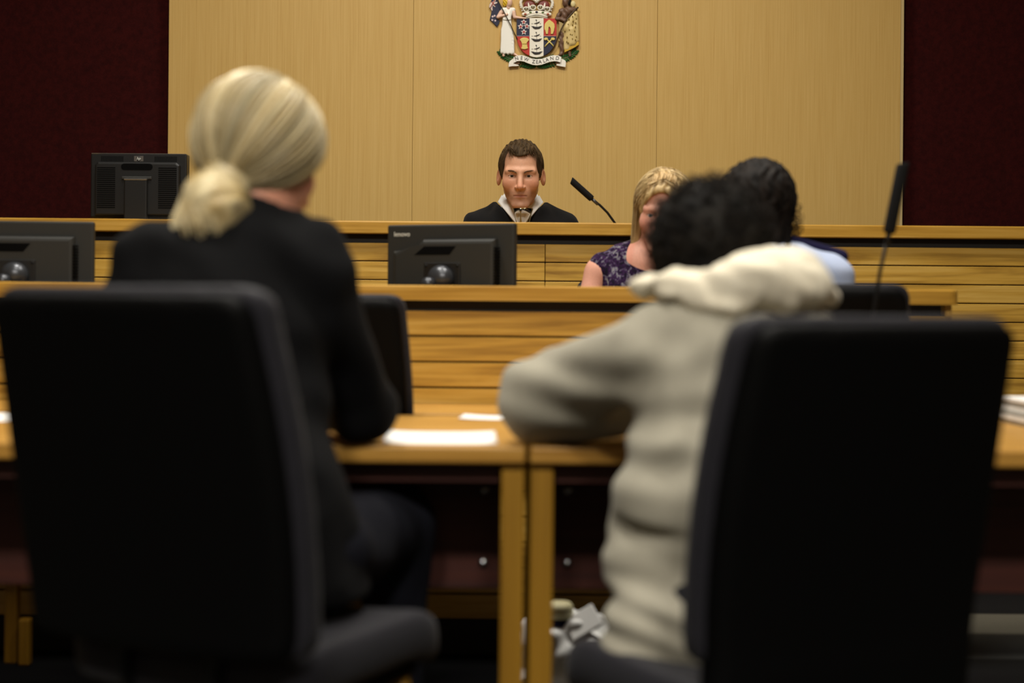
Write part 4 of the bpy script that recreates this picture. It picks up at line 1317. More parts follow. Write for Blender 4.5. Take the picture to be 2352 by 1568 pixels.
    me = strands_mesh('loose_curls', head_to_world(np.array(Ls), H, R, s), .0011, .0008, hair_cols(26, (20, 16, 12), (60, 46, 32)))
    tag(put('loose_curls', me, M['hair_dull'], hair), kind='stuff')
officer()

# ================================================================== the woman in black
def woman():
    YH = 2.62
    s = 1.03
    H = at(612, 372, YH)
    R = rot(180 - 38, 16, 4)
    yT = 2.56
    L_, R_ = at(310, 590, yT), at(752, 585, yT)
    cx = (L_.x + R_.x) / 2; zs = (L_.z + R_.z) / 2
    hw = (R_.x - L_.x) / 2
    t = thing('person', (cx, 2.45, 0), 'blonde woman with low ponytail in a black suit, seen from behind', 'person')
    S = lambda x, y, z: Vector((cx + x, y, z))
    nk = at(600, 512, 2.575)
    limbs = [(S(0, yT, zs - .05), S(.05, 2.47, .58), .10, .13), (S(-hw + .06, yT, zs - .04), S(hw - .06, yT, zs - .04), .04, .04), (nk, Vector(H) + Vector((-.02, -.01, -.07)), .05, .05)]
    hands = []
    hips = []
    for d in (-1, 1):
        el = at(838, 925, 2.76) if d > 0 else at(215, 930, 2.80)
        el.z = TZ + .058
        wr = Vector((el.x - d * .16, 3.02, TZ + .035))
        limbs += [(S(d * (hw - .03), yT, zs - .06), el, .042, .038), (el, wr, .036, .026)]
        hands.append((d, wr, (-d * .45, .9, -.03), (0, 0, 1)))
        hp_ = S(.06 + d * .095, 2.50, .56); kn = S(.16 + d * .11, 2.93, .555); an = S(.16 + d * .11, 2.90, .09)
        hips.append((hp_, kn, an))
        limbs += [(hp_, kn, .08, .058), (kn, an, .052, .038), (an + Vector((0, 0, -.03)), an + Vector((.01, .12, -.05)), .03, .026)]
    person_body(t, H, R, s, limbs, hands, (206, 146, 120), 0, .0042, .014, False, nk)
    eyes(t, H, R, s, (70, 84, 96))
    # white shirt collar
    def collar(P):
        d = s_cone(P, nk + Vector((0, 0, -.06)), nk + Vector((.014, .012, .034)), .070, .058)
        ins_ = s_cone(P, nk + Vector((0, 0, -.06)), nk + Vector((.012, .012, .06)), .064, .052)
        return np.maximum(np.maximum(d, -ins_), P[2] - np.float32(nk.z + .022))
    sdf('collar', collar, (nk.x - .12, nk.y - .12, nk.z - .12), (nk.x + .12, nk.y + .12, nk.z + .07), .0055, M['shirt_white'], t)
    elR = at(838, 925, 2.76); elR.z = TZ + .066
    elL = at(215, 930, 2.80); elL.z = TZ + .066
    wrR = Vector((elR.x - .13, 2.99, TZ + .06)); wrL = Vector((elL.x + .13, 2.99, TZ + .06))
    def jacket(P):
        x, y, z = P
        d = smin(s_ell(P, S(0, yT + .0, zs - .14), (hw - .005, .125, .22)), s_cone(P, S(-hw + .03, yT, zs + .002), S(hw - .02, yT, zs + .008), .062, .060), .05)
        d = smin(d, s_cone(P, nk + Vector((0, -.01, -.045)), S(0, yT, zs - .08), .080, .14), .05)
        d = smin(d, s_cone(P, S(.01, yT, zs - .2), S(.05, 2.46, .62), .155, .165), .06)
        d = smin(d, s_cone(P, S(.05, 2.46, .62), S(.07, 2.48, .53), .175, .195), .06)
        sl = None
        for d_, el, wr in ((1, elR, wrR), (-1, elL, wrL)):
            c = smin(s_cone(P, S(d_ * (hw - .015), yT, zs - .05), el, .066, .060), s_cone(P, el, wr, .058, .042), .03)
            sl = c if sl is None else np.minimum(sl, c)
        d = smin(d, sl, .03)
        d = d + wrinkle((x, y, z), [(.004, 20, 10, 45, 0, 1.6, 14), (.0025, 60, 20, 40, 2, 1.2, 25)])
        d = smin(d, np.maximum(s_cone(P, nk + Vector((0, -.006, -.06)), nk + Vector((.0, .0, .032)), .085, .072), P[2] - np.float32(nk.z + .048) + (P[0] - np.float32(nk.x)) * np.float32(.42)), .02)
        hole = s_cone(P, nk + Vector((0, .006, -.01)), nk + Vector((.012, .016, .12)), .060, .066)
        return np.maximum(smax(d, -hole, .008), np.float32(.50) - z)
    sdf('jacket', jacket, (elL.x - .12, 2.2, .48), (elR.x + .12, 3.1, nk.z + .08), .0095, M['suit'], t)
    def trousers(P):
        d = s_ell(P, S(.06, 2.47, .58), (.20, .15, .115))
        for hp_, kn, an in hips:
            d = smin(d, smin(s_cone(P, hp_, kn, .10, .078), s_cone(P, kn, an, .076, .06), .03), .04)
        return d + wrinkle(P, [(.003, 30, 30, 30, 0, 1.6, 14)])
    sdf('trousers', trousers, (cx - .28, 2.25, .05), (cx + .45, 3.06, .76), .012, M['trousers'], t)
    for hp_, kn, an in hips:
        sdf('shoe', lambda P: np.maximum(s_ell(P, (an.x + .005, an.y + .05, .038), (.042, .12, .045)), np.float32(.002) - P[2]), (an.x - .06, an.y - .1, -.01), (an.x + .07, an.y + .2, .1), .009, M['shoe'], t)
    # hair gathered at the nape, in the head frame (face = -y); the tail hangs at the camera's left
    Rn = np.array(R); toL = lambda w: np.array(Rn.T @ (np.array(w) - np.array(H))) / s
    tie = toL(at(520, 425, 2.53)); bun = toL(at(490, 462, 2.515)); tip = toL(at(455, 545, 2.525)); bun2 = toL(at(535, 490, 2.52))
    dk, lt = (184, 158, 104), (240, 226, 184)
    def hf(P):
        x, y, z = P
        d = s_ell(P, SK_C + np.array((0, .004, .006)), SK_R + np.array((.026, .024, .026)))
        d = smin(d, s_cone(P, (0, .06, .02), tie, .075, .036), .04)
        d = d + np.float32(.0025) * np.sin(x * 230 + 3 * np.sin(z * 40)) * np.sin(z * 60 + y * 90)
        d = smax(d, -s_ell(P, (0, -.10, -.045), (.075, .075, .10)), .012)
        nape = s_cone(P, (0, .03, -.165), (0, .06, -.26), .075, .075)
        d = smax(d, -nape, .02)
        d = smax(d, np.float32(-.052) - np.float32(.75) * y - z, .014)
        b = smin(s_ell(P, bun, (.052, .046, .050)), s_ell(P, bun2, (.042, .040, .042)), .03)
        b = smin(b, s_cone(P, bun, tip, .045, .016), .03)
        return smin(d, b + np.float32(.002) * np.sin(x * 150 + z * 200), .015)
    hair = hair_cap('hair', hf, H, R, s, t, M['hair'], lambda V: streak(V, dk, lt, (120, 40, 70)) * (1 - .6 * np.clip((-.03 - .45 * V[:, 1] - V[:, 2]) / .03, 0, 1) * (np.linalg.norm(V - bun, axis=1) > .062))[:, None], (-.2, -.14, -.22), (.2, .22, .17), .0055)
    n = 1900
    roots = rand_dirs(n, lambda U: (U[:, 2] > -.45) & (U[:, 1] > -.82))
    td = (tie - SK_C) / SK_R; tl = np.linalg.norm(td); tdir = td / tl
    k = np.linspace(0, 1, 14)
    om = np.arccos(np.clip(roots @ tdir, -.995, .995))[:, None]
    sl = (np.sin((1 - k) * om)[:, :, None] * roots[:, None, :] + np.sin(k * om)[:, :, None] * tdir) / np.sin(om)[:, :, None]
    vol = (.024 + .006 * np.sin(k * PI))[None, :, None] + rng.normal(size=(n, 1, 1)) * .0022
    rad = 1 + (tl - 1) * (k ** 4)[None, :, None] * .6
    L = SK_C + np.array((0, .004, .006)) + sl * (SK_R * rad + vol)
    L[:, :, 2] -= .006 * np.sin(k * PI)[None, :]
    okm = np.all(L[:, :-4, 2] > -.056 - .72 * L[:, :-4, 1], axis=1)
    L = L[okm]; roots = roots[okm]; n = len(L)
    cols = hair_cols(n, dk, lt)
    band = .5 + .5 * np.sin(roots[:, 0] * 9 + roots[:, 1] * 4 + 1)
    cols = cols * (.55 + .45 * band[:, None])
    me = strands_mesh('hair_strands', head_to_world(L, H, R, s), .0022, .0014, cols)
    tag(put('hair_strands', me, M['hair'], hair), kind='stuff')
    n = 420; k = np.linspace(0, 1, 12)
    a = rng.uniform(0, 6.28, n)[:, None]; th = rng.uniform(.3, 1.25, n)[:, None]
    ctr = bun + (tip - bun) * .25
    wx = np.cos(a + k * 1.6) * np.sin(th + k * 1.2); wy = np.sin(a + k * 1.6) * np.sin(th + k * 1.2); wz = np.cos(th + k * 1.2)
    L = np.stack([bun[0] + wx * .056, bun[1] + wy * .05, bun[2] + wz * .056], 2)
    sgrow = (k ** 2)[None, :, None] * rng.uniform(0, .9, (n, 1, 1))
    L = L + (tip - bun)[None, None, :] * sgrow * .9
    me = strands_mesh('ponytail_strands', head_to_world(L, H, R, s), .0022, .0012, hair_cols(n, dk, lt))
    tag(put('ponytail_strands', me, M['hair'], hair), kind='stuff')
woman()

# ================================================================== person in the beige jacket
def man():
    YH = 2.68
    s = 1.02
    H = at(1625, 622, YH)
    R = rot(180 + 28, 24, 4)
    yT = 2.58
    shL, shR = at(1490, 800, yT), at(1850, 800, yT - .02)
    cx = (shL.x + shR.x) / 2; zs = (shL.z + shR.z) / 2
    t = thing('person', (cx, 2.45, 0), 'person with dark curly hair in a beige hooded jacket leaning on the table', 'person')
    nk = at(1655, 690, 2.60)
    pel = at(1740, 1420, 2.42)
    eL = at(1222, 960, 2.80); eL.z = TZ + .075
    wL = at(1560, 965, 2.98); wL.z = TZ + .058
    eR = at(2000, 960, 2.80); eR.z = TZ + .075
    wR = at(1790, 965, 3.0); wR.z = TZ + .058
    hips = []
    limbs = [(at(1675, 800, 2.57), pel, .11, .13), (shL + Vector((.04, 0, 0)), shR - Vector((.04, 0, 0)), .045, .045), (nk, Vector(H) + Vector((.02, -.03, -.06)), .052, .05)]
    hands = []
    for d, sh, el, wr in ((-1, shL, eL, wL), (1, shR, eR, wR)):
        limbs += [(sh, el, .045, .04), (el, wr, .036, .027)]
        hands.append((d, wr + Vector((0, 0, -.025)), (-d * .75, .6, -.05), (0, 0, 1)))
        hp_ = pel + Vector((d * .095, .03, -.02)); kn = Vector((pel.x + .0 + d * .11, 2.92, .52)); an = Vector((pel.x + .02 + d * .12, 2.86, .09))
        hips.append((hp_, kn, an))
        limbs += [(hp_, kn, .08, .06), (kn, an, .054, .04), (an + Vector((0, 0, -.03)), an + Vector((0, .12, -.05)), .03, .026)]
    person_body(t, H, R, s, limbs, hands, (120, 78, 56), 0, .0045, .014, True, nk)
    eyes(t, H, R, s)
    chest = at(1672, 880, 2.565); belly = at(1640, 1170, 2.50); hipb = at(1680, 1465, 2.44)
    bul = at(1520, 1285, 2.50)
    def jacket(P):
        x, y, z = P
        d = s_ell(P, chest, (.19, .14, .165))
        d = smin(d, s_cone(P, shL + Vector((.055, 0, .0)), shR - Vector((.055, 0, .0)), .075, .075), .06)
        d = smin(d, s_ell(P, nk + Vector((.03, -.01, -.05)), (.13, .10, .05)), .05)
        d = smin(d, s_ell(P, belly, (.180, .14, .20)), .06)
        d = smin(d, s_ell(P, hipb, (.225, .165, .13)), .04)
        d = smin(d, s_ell(P, bul, (.115, .10, .052)), .035)
        # sleeves, full at the elbow
        sL = smin(s_cone(P, shL + Vector((.0, 0, -.01)), eL + Vector((.02, -.0, .015)), .078, .076), s_cone(P, eL + Vector((.015, 0, .005)), wL, .076, .052), .05)
        sL = smin(sL, s_ell(P, eL + Vector((.10, .01, .015)), (.13, .085, .085)), .05)
        sR = smin(s_cone(P, shR, eR, .078, .07), s_cone(P, eR, wR, .07, .05), .04)
        d = smin(d, sL, .035); d = smin(d, sR, .035)
        # folds: long creases along the forearm, diagonal pulls from the armpit, rolls at the waist
        ez = z - np.float32(eL.z); wx = x - np.float32(eL.x)
        arm = np.exp(-((wx - .12) / .17) ** 2 - (ez / .14) ** 2)
        d = d + np.float32(.006) * arm * np.sin(ez * 84 + wx * 7 + 1.2 * np.sin(wx * 14))
        up = np.exp(-((x - np.float32(shL.x + .03)) / .13) ** 2 - ((z - np.float32(shL.z - .10)) / .12) ** 2)
        d = d + np.float32(.006) * up * np.sin((x * 62 - z * 30) + np.sin(z * 30))
        wz = z - np.float32(belly.z)
        wst = np.exp(-((wz + .05) / .19) ** 2)
        d = d + np.float32(.006) * wst * np.sin(wz * 46 + (x - np.float32(belly.x)) * 14 + 1.3 * np.sin((x - np.float32(belly.x)) * 19) + 1.0)
        lowm = np.exp(-((z - np.float32(hipb.z + .03)) / .09) ** 2)
        d = d + np.float32(.005) * lowm * np.sin(z * 125 + (x - np.float32(belly.x)) * 22 + 1.0 * np.sin(x * 23))
        # deep fold where the jacket is cinched above the hip
        d = smax(d, -s_cone(P, bul + Vector((-.13, .0, .062)), bul + Vector((.05, -.16, .045)), .020, .012), .02)
        d = d + wrinkle((x, y, z), [(.003, 35, 15, 50, .4, 1.8, 16)])
        hole = s_cone(P, nk + Vector((0, .01, -.02)), nk + Vector((-.02, .03, .14)), .062, .07)
        d = smax(d, -hole, .01)
        return np.maximum(d, np.float32(hipb.z - .085) - z)
    sdf('jacket', jacket, (eL.x - .13, 2.22, hipb.z - .12), (eR.x + .12, 3.1, nk.z + .12), .009, M['jacket'], t)
    # the hood: a thick roll round the neck and a bulging bag lying over the right shoulder
    h = [at(1478, 655, 2.60), at(1540, 650, 2.53), at(1600, 668, 2.50), at(1680, 672, 2.485), at(1760, 640, 2.48), at(1830, 640, 2.50), at(1900, 680, 2.54)]
    def hood(P):
        d = None
        for (a, b), (ra, rb) in zip(zip(h[:-1], h[1:]), ((.016, .021), (.021, .024), (.024, .034), (.034, .046), (.046, .040), (.040, .020))):
            c = s_cone(P, a, b, ra, rb); d = c if d is None else smin(d, c, .03)
        d = smin(d, s_ell(P, at(1745, 632, 2.50), (.070, .06, .048)), .03)
        d = smin(d, s_ell(P, at(1815, 660, 2.50), (.068, .055, .038)), .03)
        # front of the collar round the throat
        fr = [at(1478, 655, 2.60), at(1520, 665, 2.66), at(1600, 680, 2.69), at(1720, 660, 2.67), at(1790, 640, 2.60)]
        for a, b in zip(fr[:-1], fr[1:]): d = smin(d, s_cone(P, a, b, .018, .02), .03)
        return d + wrinkle(P, [(.005, 40, 20, 55, 0, 1.5, 25), (.0022, 120, 90, 110, 0, 1.5, 60)])
    sdf('hood', hood, (h[0].x - .08, 2.38, zs - .08), (h[-1].x + .10, 2.78, nk.z + .15), .0065, M['hood'], t)
    def trousers(P):
        d = s_ell(P, pel, (.20, .15, .10))
        for hp_, kn, an in hips:
            d = smin(d, smin(s_cone(P, hp_, kn, .10, .08), s_cone(P, kn, an, .078, .065), .03), .04)
        return d
    sdf('trousers', trousers, (pel.x - .42, 2.25, .05), (pel.x + .28, 3.03, pel.z + .14), .012, M['trousers'], t)
    for hp_, kn, an in hips:
        sdf('shoe', lambda P: np.maximum(s_ell(P, (an.x, an.y + .05, .04), (.046, .13, .048)), np.float32(.002) - P[2]), (an.x - .07, an.y - .12, -.01), (an.x + .07, an.y + .2, .1), .009, M['shoe'], t)
    # short dense curls
    def hf(P):
        x, y, z = P
        d = s_ell(P, SK_C + np.array((0, .008, .008)), SK_R + .026)
        d = smin(d, s_ell(P, (0, .06, -.045), (.070, .05, .06)), .03)
        d = d + np.float32(.004) * np.sin(x * 150) * np.sin(y * 140 + 1) * np.sin(z * 145) + np.float32(.002) * np.sin(x * 70 + z * 50) * np.sin(y * 65)
        d = smax(d, -s_ell(P, (0, -.10, -.045), (.070, .065, .10)), .01)
        d = smax(d, -s_ell((np.abs(x), y, z), (.095, .006, -.02), (.03, .026, .032)), .01)
        return smax(d, -s_cone(P, (0, .02, -.11), (0, .03, -.22), .06, .06), .01)
    hair = hair_cap('hair', hf, H, R, s, t, M['hair_dull'], lambda V: streak(V, (12, 11, 10), (32, 29, 25), (90, 60, 90)), h=.0058)
    roots = rand_dirs(900, lambda U: (U[:, 1] > -.6) & (U[:, 2] > -.55))
    n = len(roots); k = np.linspace(0, 1, 14)
    dv = rng.normal(size=(n, 3)) * .35 + roots; dv /= np.linalg.norm(dv, axis=1)[:, None]
    a1 = np.cross(dv, rng.normal(size=(n, 3))); a1 /= np.linalg.norm(a1, axis=1)[:, None]; a2 = np.cross(dv, a1)
    ang = rng.uniform(0, 6.28, n)[:, None] + k * 12
    ln = rng.uniform(.014, .032, n)[:, None]
    base = SK_C + np.array((0, .008, .008)) + roots * (SK_R + .018)
    L = base[:, None, :] + dv[:, None, :] * (ln * k)[:, :, None] + a1[:, None, :] * (np.cos(ang) * .006)[:, :, None] + a2[:, None, :] * (np.sin(ang) * .006)[:, :, None]
    me = strands_mesh('curls', head_to_world(L, H, R, s), .0014, .0009, hair_cols(n, (10, 9, 8), (40, 34, 28)))
    tag(put('curls', me, M['hair_dull'], hair), kind='stuff')
man()

# ------------------------------------------------------------------ carved coat of arms on the oak wall
def emblem():
    U = WALL / FPX / 7.84
    def EV(V):
        V = np.asarray(V, float)
        u = 1080 + V[:, 0] / 7.84 - 1176; v = -V[:, 2] / 7.84 - 700
        uu = u + v * ROLL; vv = v - u * ROLL
        return np.stack([uu * WALL / FPX, WALL - V[:, 1] * U, CAMZ - vv * WALL / FPX], 1)
    ctr = EV([(1195, 0, -600)])[0]
    t = thing('coat_of_arms', (ctr[0], WALL, ctr[2]), 'painted carved coat of arms with crown, shield and ribbon on the oak wall', 'coat of arms')
    cm = {}
    def C(rgb, r=.45):
        if rgb not in cm: cm[rgb] = mat('paint_%d_%d_%d' % rgb, lin(rgb), r)
        return cm[rgb]
    CREAM, NAVY, RED, GOLD, BLACK, GREEN, BROWN, SKIN = (244, 239, 222), (28, 32, 60), (190, 46, 34), (228, 206, 116), (30, 24, 22), (40, 100, 50), (112, 84, 66), (238, 198, 174)
    def pr(name, pts, rgb, d0, d1, bev=4.0, parent=t):
        """pts in zoomed pixels (x, y down); from depth d0 to d1 off the wall"""
        q = [(p[0], -p[1]) for p in pts]
        a = sum(q[i][0] * q[(i + 1) % len(q)][1] - q[(i + 1) % len(q)][0] * q[i][1] for i in range(len(q)))
        if a < 0: q = q[::-1]
        me = prism_me(name, q, d1, d0, bev, 2)
        V = np.array([v.co for v in me.vertices]); V = EV(V)
        me.vertices.foreach_set('co', V.astype(np.float32).ravel())
        bm = bmesh.new(); bm.from_mesh(me); bmesh.ops.recalc_face_normals(bm, faces=bm.faces[:]); bm.to_mesh(me); bm.free()
        o = put(name, me, C(rgb), parent)
        return o
    def es(name, f, lo, hi, h, rgb, parent=t, colour=None):
        V, Q = sdf_vq(f, lo, hi, h)
        me = np_mesh(name, EV(V), Q[:, ::-1])
        if colour is not None: paint(me, colour(V))
        return put(name, me, M['painted'] if colour is not None else C(rgb), parent)
    def et(name, pts, r, rgb, parent=t, n=8):
        V, F = tube_vf([(p[0], p[2], -p[1]) for p in pts], r, n)
        o = put(name, mesh_vf(name, EV([tuple(v) for v in V]), [q[::-1] for q in F]), C(rgb), parent, True)
        return o
    def K(a, b, ra, rb): return ((a[0], a[2], -a[1]), (b[0], b[2], -b[1]), ra, rb)

    # shield: left edge as a function of y
    left = [(838, 345), (835, 500), (836, 660), (846, 750), (868, 820), (905, 890), (960, 950), (1010, 985), (1066, 1012)]
    right = [(2388 - x, y) for x, y in left]
    right = [(1552, 345), (1554, 500), (1552, 660), (1540, 760), (1515, 830), (1475, 900), (1420, 955), (1370, 990), (1322, 1012)]
    def sub(edge, y0, y1): return [p for p in edge if y0 <= p[1] <= y1]
    pr('shield_quarter', [(1066, 345)] + [(1066, 664)] + sub(left, 0, 664)[::-1], NAVY, 0, 62)
    pr('shield_quarter', [(1066, 664), (1066, 1012)] + sub(left, 655, 1011)[::-1], RED, 0, 62)
    pr('shield_quarter', [(1322, 345), (1322, 664)] + sub(right, 0, 664)[::-1], RED, 0, 62)
    pr('shield_quarter', [(1322, 664), (1322, 1012)] + sub(right, 655, 1011)[::-1], NAVY, 0, 62)
    pale = pr('shield_pale', [(1068, 338), (1320, 338), (1320, 1014), (1260, 1036), (1195, 1044), (1130, 1036), (1068, 1014)], CREAM, 0, 72)
    for x0, x1 in ((845, 1062), (1326, 1545)):
        pr('dividing_line', [(x0, 655), (x1, 655), (x1, 664), (x0, 664)], (206, 150, 140) if x0 > 1000 else (150, 156, 168), 60, 66, 1)
    def star(cx, cy, r, rgb, d0, d1, par=t):
        pts = [(cx + (r if i % 2 == 0 else r * .42) * math.sin(i * PI / 5), cy - (r if i % 2 == 0 else r * .42) * math.cos(i * PI / 5)) for i in range(10)]
        return pr('star', pts, rgb, d0, d1, 2, par)
    for cx, cy in ((964, 412), (908, 492), (1020, 488), (966, 590)):
        st = star(cx, cy, 58, (248, 244, 236), 60, 72); star(cx, cy, 33, (178, 52, 48), 72, 78, st)
    for y in (0, 224, 456):
        k = 1.0 + (.06 if y > 400 else 0)
        X = lambda v: 1195 + (v - 1195) * k
        h = pr('ship_hull', [(X(1098), 484 + y), (X(1140), 486 + y), (X(1165), 500 + y), (X(1228), 500 + y), (X(1252), 486 + y), (X(1296), 482 + y), (X(1270), 504 + y), (X(1250), 530 + y), (X(1222), 536 + y), (X(1170), 540 + y), (X(1140), 528 + y), (X(1122), 506 + y)], BLACK, 70, 82, 3)
        pr('ship_sail', [(1140, 438 + y), (1185, 428 + y), (1256, 400 + y), (1240, 425 + y), (1195, 446 + y)], BLACK, 70, 82, 2, h)
        et('ship_mast', [(1194, 372 + y, 76), (1197, 490 + y, 76)], 3, (120, 110, 96), h, 6)
        pr('ship_pennant', [(1172, 370 + y), (1196, 366 + y), (1200, 386 + y), (1190, 398 + y), (1184, 382 + y)], BLACK, 70, 80, 1, h)
        for q in (1114, 1262):
            pr('ship_flag', [(q - 9, 436 + y), (q + 9, 434 + y), (q + 7, 446 + y), (q - 7, 446 + y)], (96, 90, 74), 70, 78, 1, h)
    fl = pr('fleece', [(1400, 378), (1420, 370), (1440, 378), (1445, 398), (1485, 412), (1515, 450), (1522, 500), (1510, 550), (1498, 560), (1494, 622), (1475, 632), (1448, 626), (1450, 560), (1455, 520), (1436, 490), (1418, 484), (1402, 492), (1396, 530), (1400, 585), (1398, 626), (1380, 634), (1360, 624), (1362, 570), (1336, 548), (1332, 500), (1342, 446), (1368, 410), (1398, 398)], GOLD, 60, 86, 10)
    wh = pr('wheat_sheaf', [(890, 736), (910, 708), (940, 694), (972, 690), (1010, 694), (1045, 712), (1062, 738), (1030, 752), (1018, 780), (1008, 806), (1018, 840), (1042, 884), (1010, 898), (975, 904), (940, 896), (916, 886), (934, 842), (942, 806), (934, 776), (922, 752)], GOLD, 60, 84, 9)
    pr('sheaf_band', [(938, 796), (1014, 796), (1014, 812), (938, 812)], (190, 160, 70), 82, 90, 2, wh)
    for s in (-1, 1):
        X = lambda v: 1424 + s * (v - 1424)
        hm = et('hammer', [(X(1342), 856, 68), (X(1380), 810, 74), (X(1474), 716, 74)], 12, GOLD, t, 8)
        pr('hammer_head', [(X(1446), 706), (X(1468), 690), (X(1506), 692), (X(1524), 716), (X(1516), 734), (X(1490), 740), (X(1464), 732)], GOLD, 62, 90, 6, hm)

    # crown
    cr = es('crown_band', lambda P: smin(cones(P, [K((960 + i * 59, 268 - 30 * math.sin(i / 8 * PI), 38), (1019 + i * 59, 268 - 30 * math.sin((i + 1) / 8 * PI), 38), 34, 34) for i in range(8)], 10), s_ell(P, (1195, 20, -250), (230, 40, 50)), 20), (890, -10, -330), (1500, 110, -160), 9, CREAM)
    et('crown_rim', [(1000 + i * 39, 322 - 48 * math.sin(i / 10 * PI), 60) for i in range(11)], 16, (236, 232, 216), cr, 10)
    et('crown_rim', [(1000 + i * 39, 345 - 42 * math.sin(i / 10 * PI), 52) for i in range(11)], 12, (214, 208, 188), cr, 10)
    for s in (-1, 1):
        X = lambda v: 1195 + s * (v - 1195)
        arch = et('crown_arch', [(X(1440), 180, 36), (X(1474), 110, 42), (X(1480), 50, 48), (X(1450), -10, 52), (X(1380), -40, 56), (X(1300), -26, 58), (X(1220), 18, 60), (X(1196), 60, 60)], 26, CREAM, cr, 10)
        for px, py in ((1455, 205), (1478, 150), (1490, 112), (1494, 74), (1490, 36), (1474, -2), (1446, -36), (1404, -58), (1352, -58)):
            bm = bmesh.new(); bmesh.ops.create_uvsphere(bm, u_segments=10, v_segments=8, radius=1)
            me = mesh_bm('pearl', bm); V = np.array([v.co for v in me.vertices]) * (15, 15, 12) + np.array((X(px), 52, -py))
            me.vertices.foreach_set('co', EV(V).astype(np.float32).ravel()); put('pearl', me, C((240, 238, 228)), arch, True)
        es('crown_cap', lambda P: s_ell(P, (X(1320), 16, -100), (112, 34, 92)), (X(1320) - 130, -20, -210), (X(1320) + 130, 60, 10), 9, (120, 46, 36), cr)
        et('crown_leaf', [(X(1325), 190, 50), (X(1332), 130, 58), (X(1345), 62, 54)], [30, 20, 6], CREAM, cr, 8)
        for cx, cy in ((1262, 148), (1384, 180)):
            for a0 in (0,):
                ring = [(X(cx) + 46 * math.cos(a), cy + 42 * math.sin(a), 58) for a in np.linspace(0, 2 * PI, 18)]
                et('crown_ring', ring, 11, CREAM, cr, 8)
            pr('crown_ring_fill', [(X(cx) + 40 * math.cos(a), cy + 36 * math.sin(a)) for a in np.linspace(0, 2 * PI, 14)[:-1]], (106, 92, 50), 20, 50, 0, cr)
            et('crown_tooth', [(X(cx), cy - 40, 56), (X(cx), cy + 6, 56)], [12, 4], CREAM, cr, 8)
        for jx, jy, rgb in ((1306, 240, (92, 116, 62)), (1398, 268, (178, 84, 56))):
            es('jewel', lambda P: s_ell(P, (X(jx), 70, -jy), (26, 14, 18)), (X(jx) - 36, 40, -jy - 28), (X(jx) + 36, 92, -jy + 28), 6, rgb, cr)
    for k in range(9):
        bm = bmesh.new(); bmesh.ops.create_uvsphere(bm, u_segments=10, v_segments=8, radius=1)
        me = mesh_bm('pearl', bm); V = np.array([v.co for v in me.vertices]) * (12, 12, 11) + np.array((1196, 84, -(56 - k * 23)))
        me.vertices.foreach_set('co', EV(V).astype(np.float32).ravel()); put('pearl', me, C((240, 238, 228)), cr, True)
    es('jewel', lambda P: s_ell(P, (1195, 72, -232), (26, 14, 22)), (1160, 40, -265), (1230, 95, -200), 6, (54, 50, 66), cr)
    es('crown_orb', lambda P: s_ell(P, (1195, 50, 178), (44, 40, 44)), (1140, 0, 120), (1250, 100, 235), 9, (200, 176, 90), cr)
    pr('crown_cross', [(1183, -214), (1170, -268), (1220, -268), (1207, -214), (1207, -250), (1240, -262), (1240, -226), (1207, -240), (1183, -240), (1150, -226), (1150, -262), (1183, -250)][:4], CREAM, 36, 60, 2, cr)

    # ribbon with the country's name
    top = [(780, 1050), (850, 1018), (900, 1010), (960, 1016), (1030, 1042), (1110, 1070), (1195, 1080), (1290, 1072), (1370, 1046), (1440, 1022), (1510, 1010), (1580, 1016), (1640, 1046)]
    bot = [(1620, 1140), (1560, 1120), (1500, 1116), (1430, 1126), (1360, 1150), (1280, 1178), (1195, 1188), (1110, 1178), (1030, 1150), (970, 1124), (900, 1112), (840, 1118), (784, 1146)]
    # flat band following the two edges
    tb = list(zip(top, bot[::-1]))
    V, F = [], []
    for (a, b) in tb:
        for (x, y), d in ((a, 92), (b, 92), (b, 60), (a, 60)): V.append((x, d + 10 * math.sin(a[0] / 120), -y))
    for i in range(len(tb) - 1):
        for k in range(4):
            k2 = (k + 1) % 4; F.append((i * 4 + k, i * 4 + k2, (i + 1) * 4 + k2, (i + 1) * 4 + k))
    F += [(0, 1, 2, 3), tuple(len(V) - 4 + q for q in (3, 2, 1, 0))]
    me = mesh_vf('ribbon', EV(V), F)
    bm = bmesh.new(); bm.from_mesh(me); bmesh.ops.recalc_face_normals(bm, faces=bm.faces[:]); bm.to_mesh(me); bm.free()
    rb = put('ribbon', me, C((248, 245, 234)), t)
    pr('ribbon_end', [(784, 1060), (730, 1096), (702, 1124), (690, 1190), (692, 1216), (760, 1196), (830, 1200), (880, 1196), (862, 1176), (800, 1166), (780, 1140)], (244, 240, 228), 26, 66, 5, rb)
    pr('ribbon_end', [(1620, 1060), (1690, 1088), (1718, 1110), (1722, 1160), (1712, 1222), (1650, 1206), (1580, 1196), (1544, 1184), (1560, 1164), (1610, 1164), (1630, 1136)], (244, 240, 228), 26, 66, 5, rb)
    for a in ([(784, 1146), (880, 1120), (890, 1160), (800, 1166)], [(1616, 1142), (1545, 1120), (1540, 1160), (1600, 1166)]):
        pr('ribbon_fold', a, (140, 104, 70), 30, 60, 1, rb)
    mid = [((a[0] + b[0]) / 2, (a[1] + b[1]) / 2) for a, b in tb]
    mx = np.array([p[0] for p in mid]); my = np.array([p[1] for p in mid])
    xs = {'N': 836, 'E': 924, 'W': 1010, 'Z': 1140, 'E2': 1202, 'A': 1256, 'L': 1328, 'A2': 1384, 'N2': 1468, 'D': 1566}
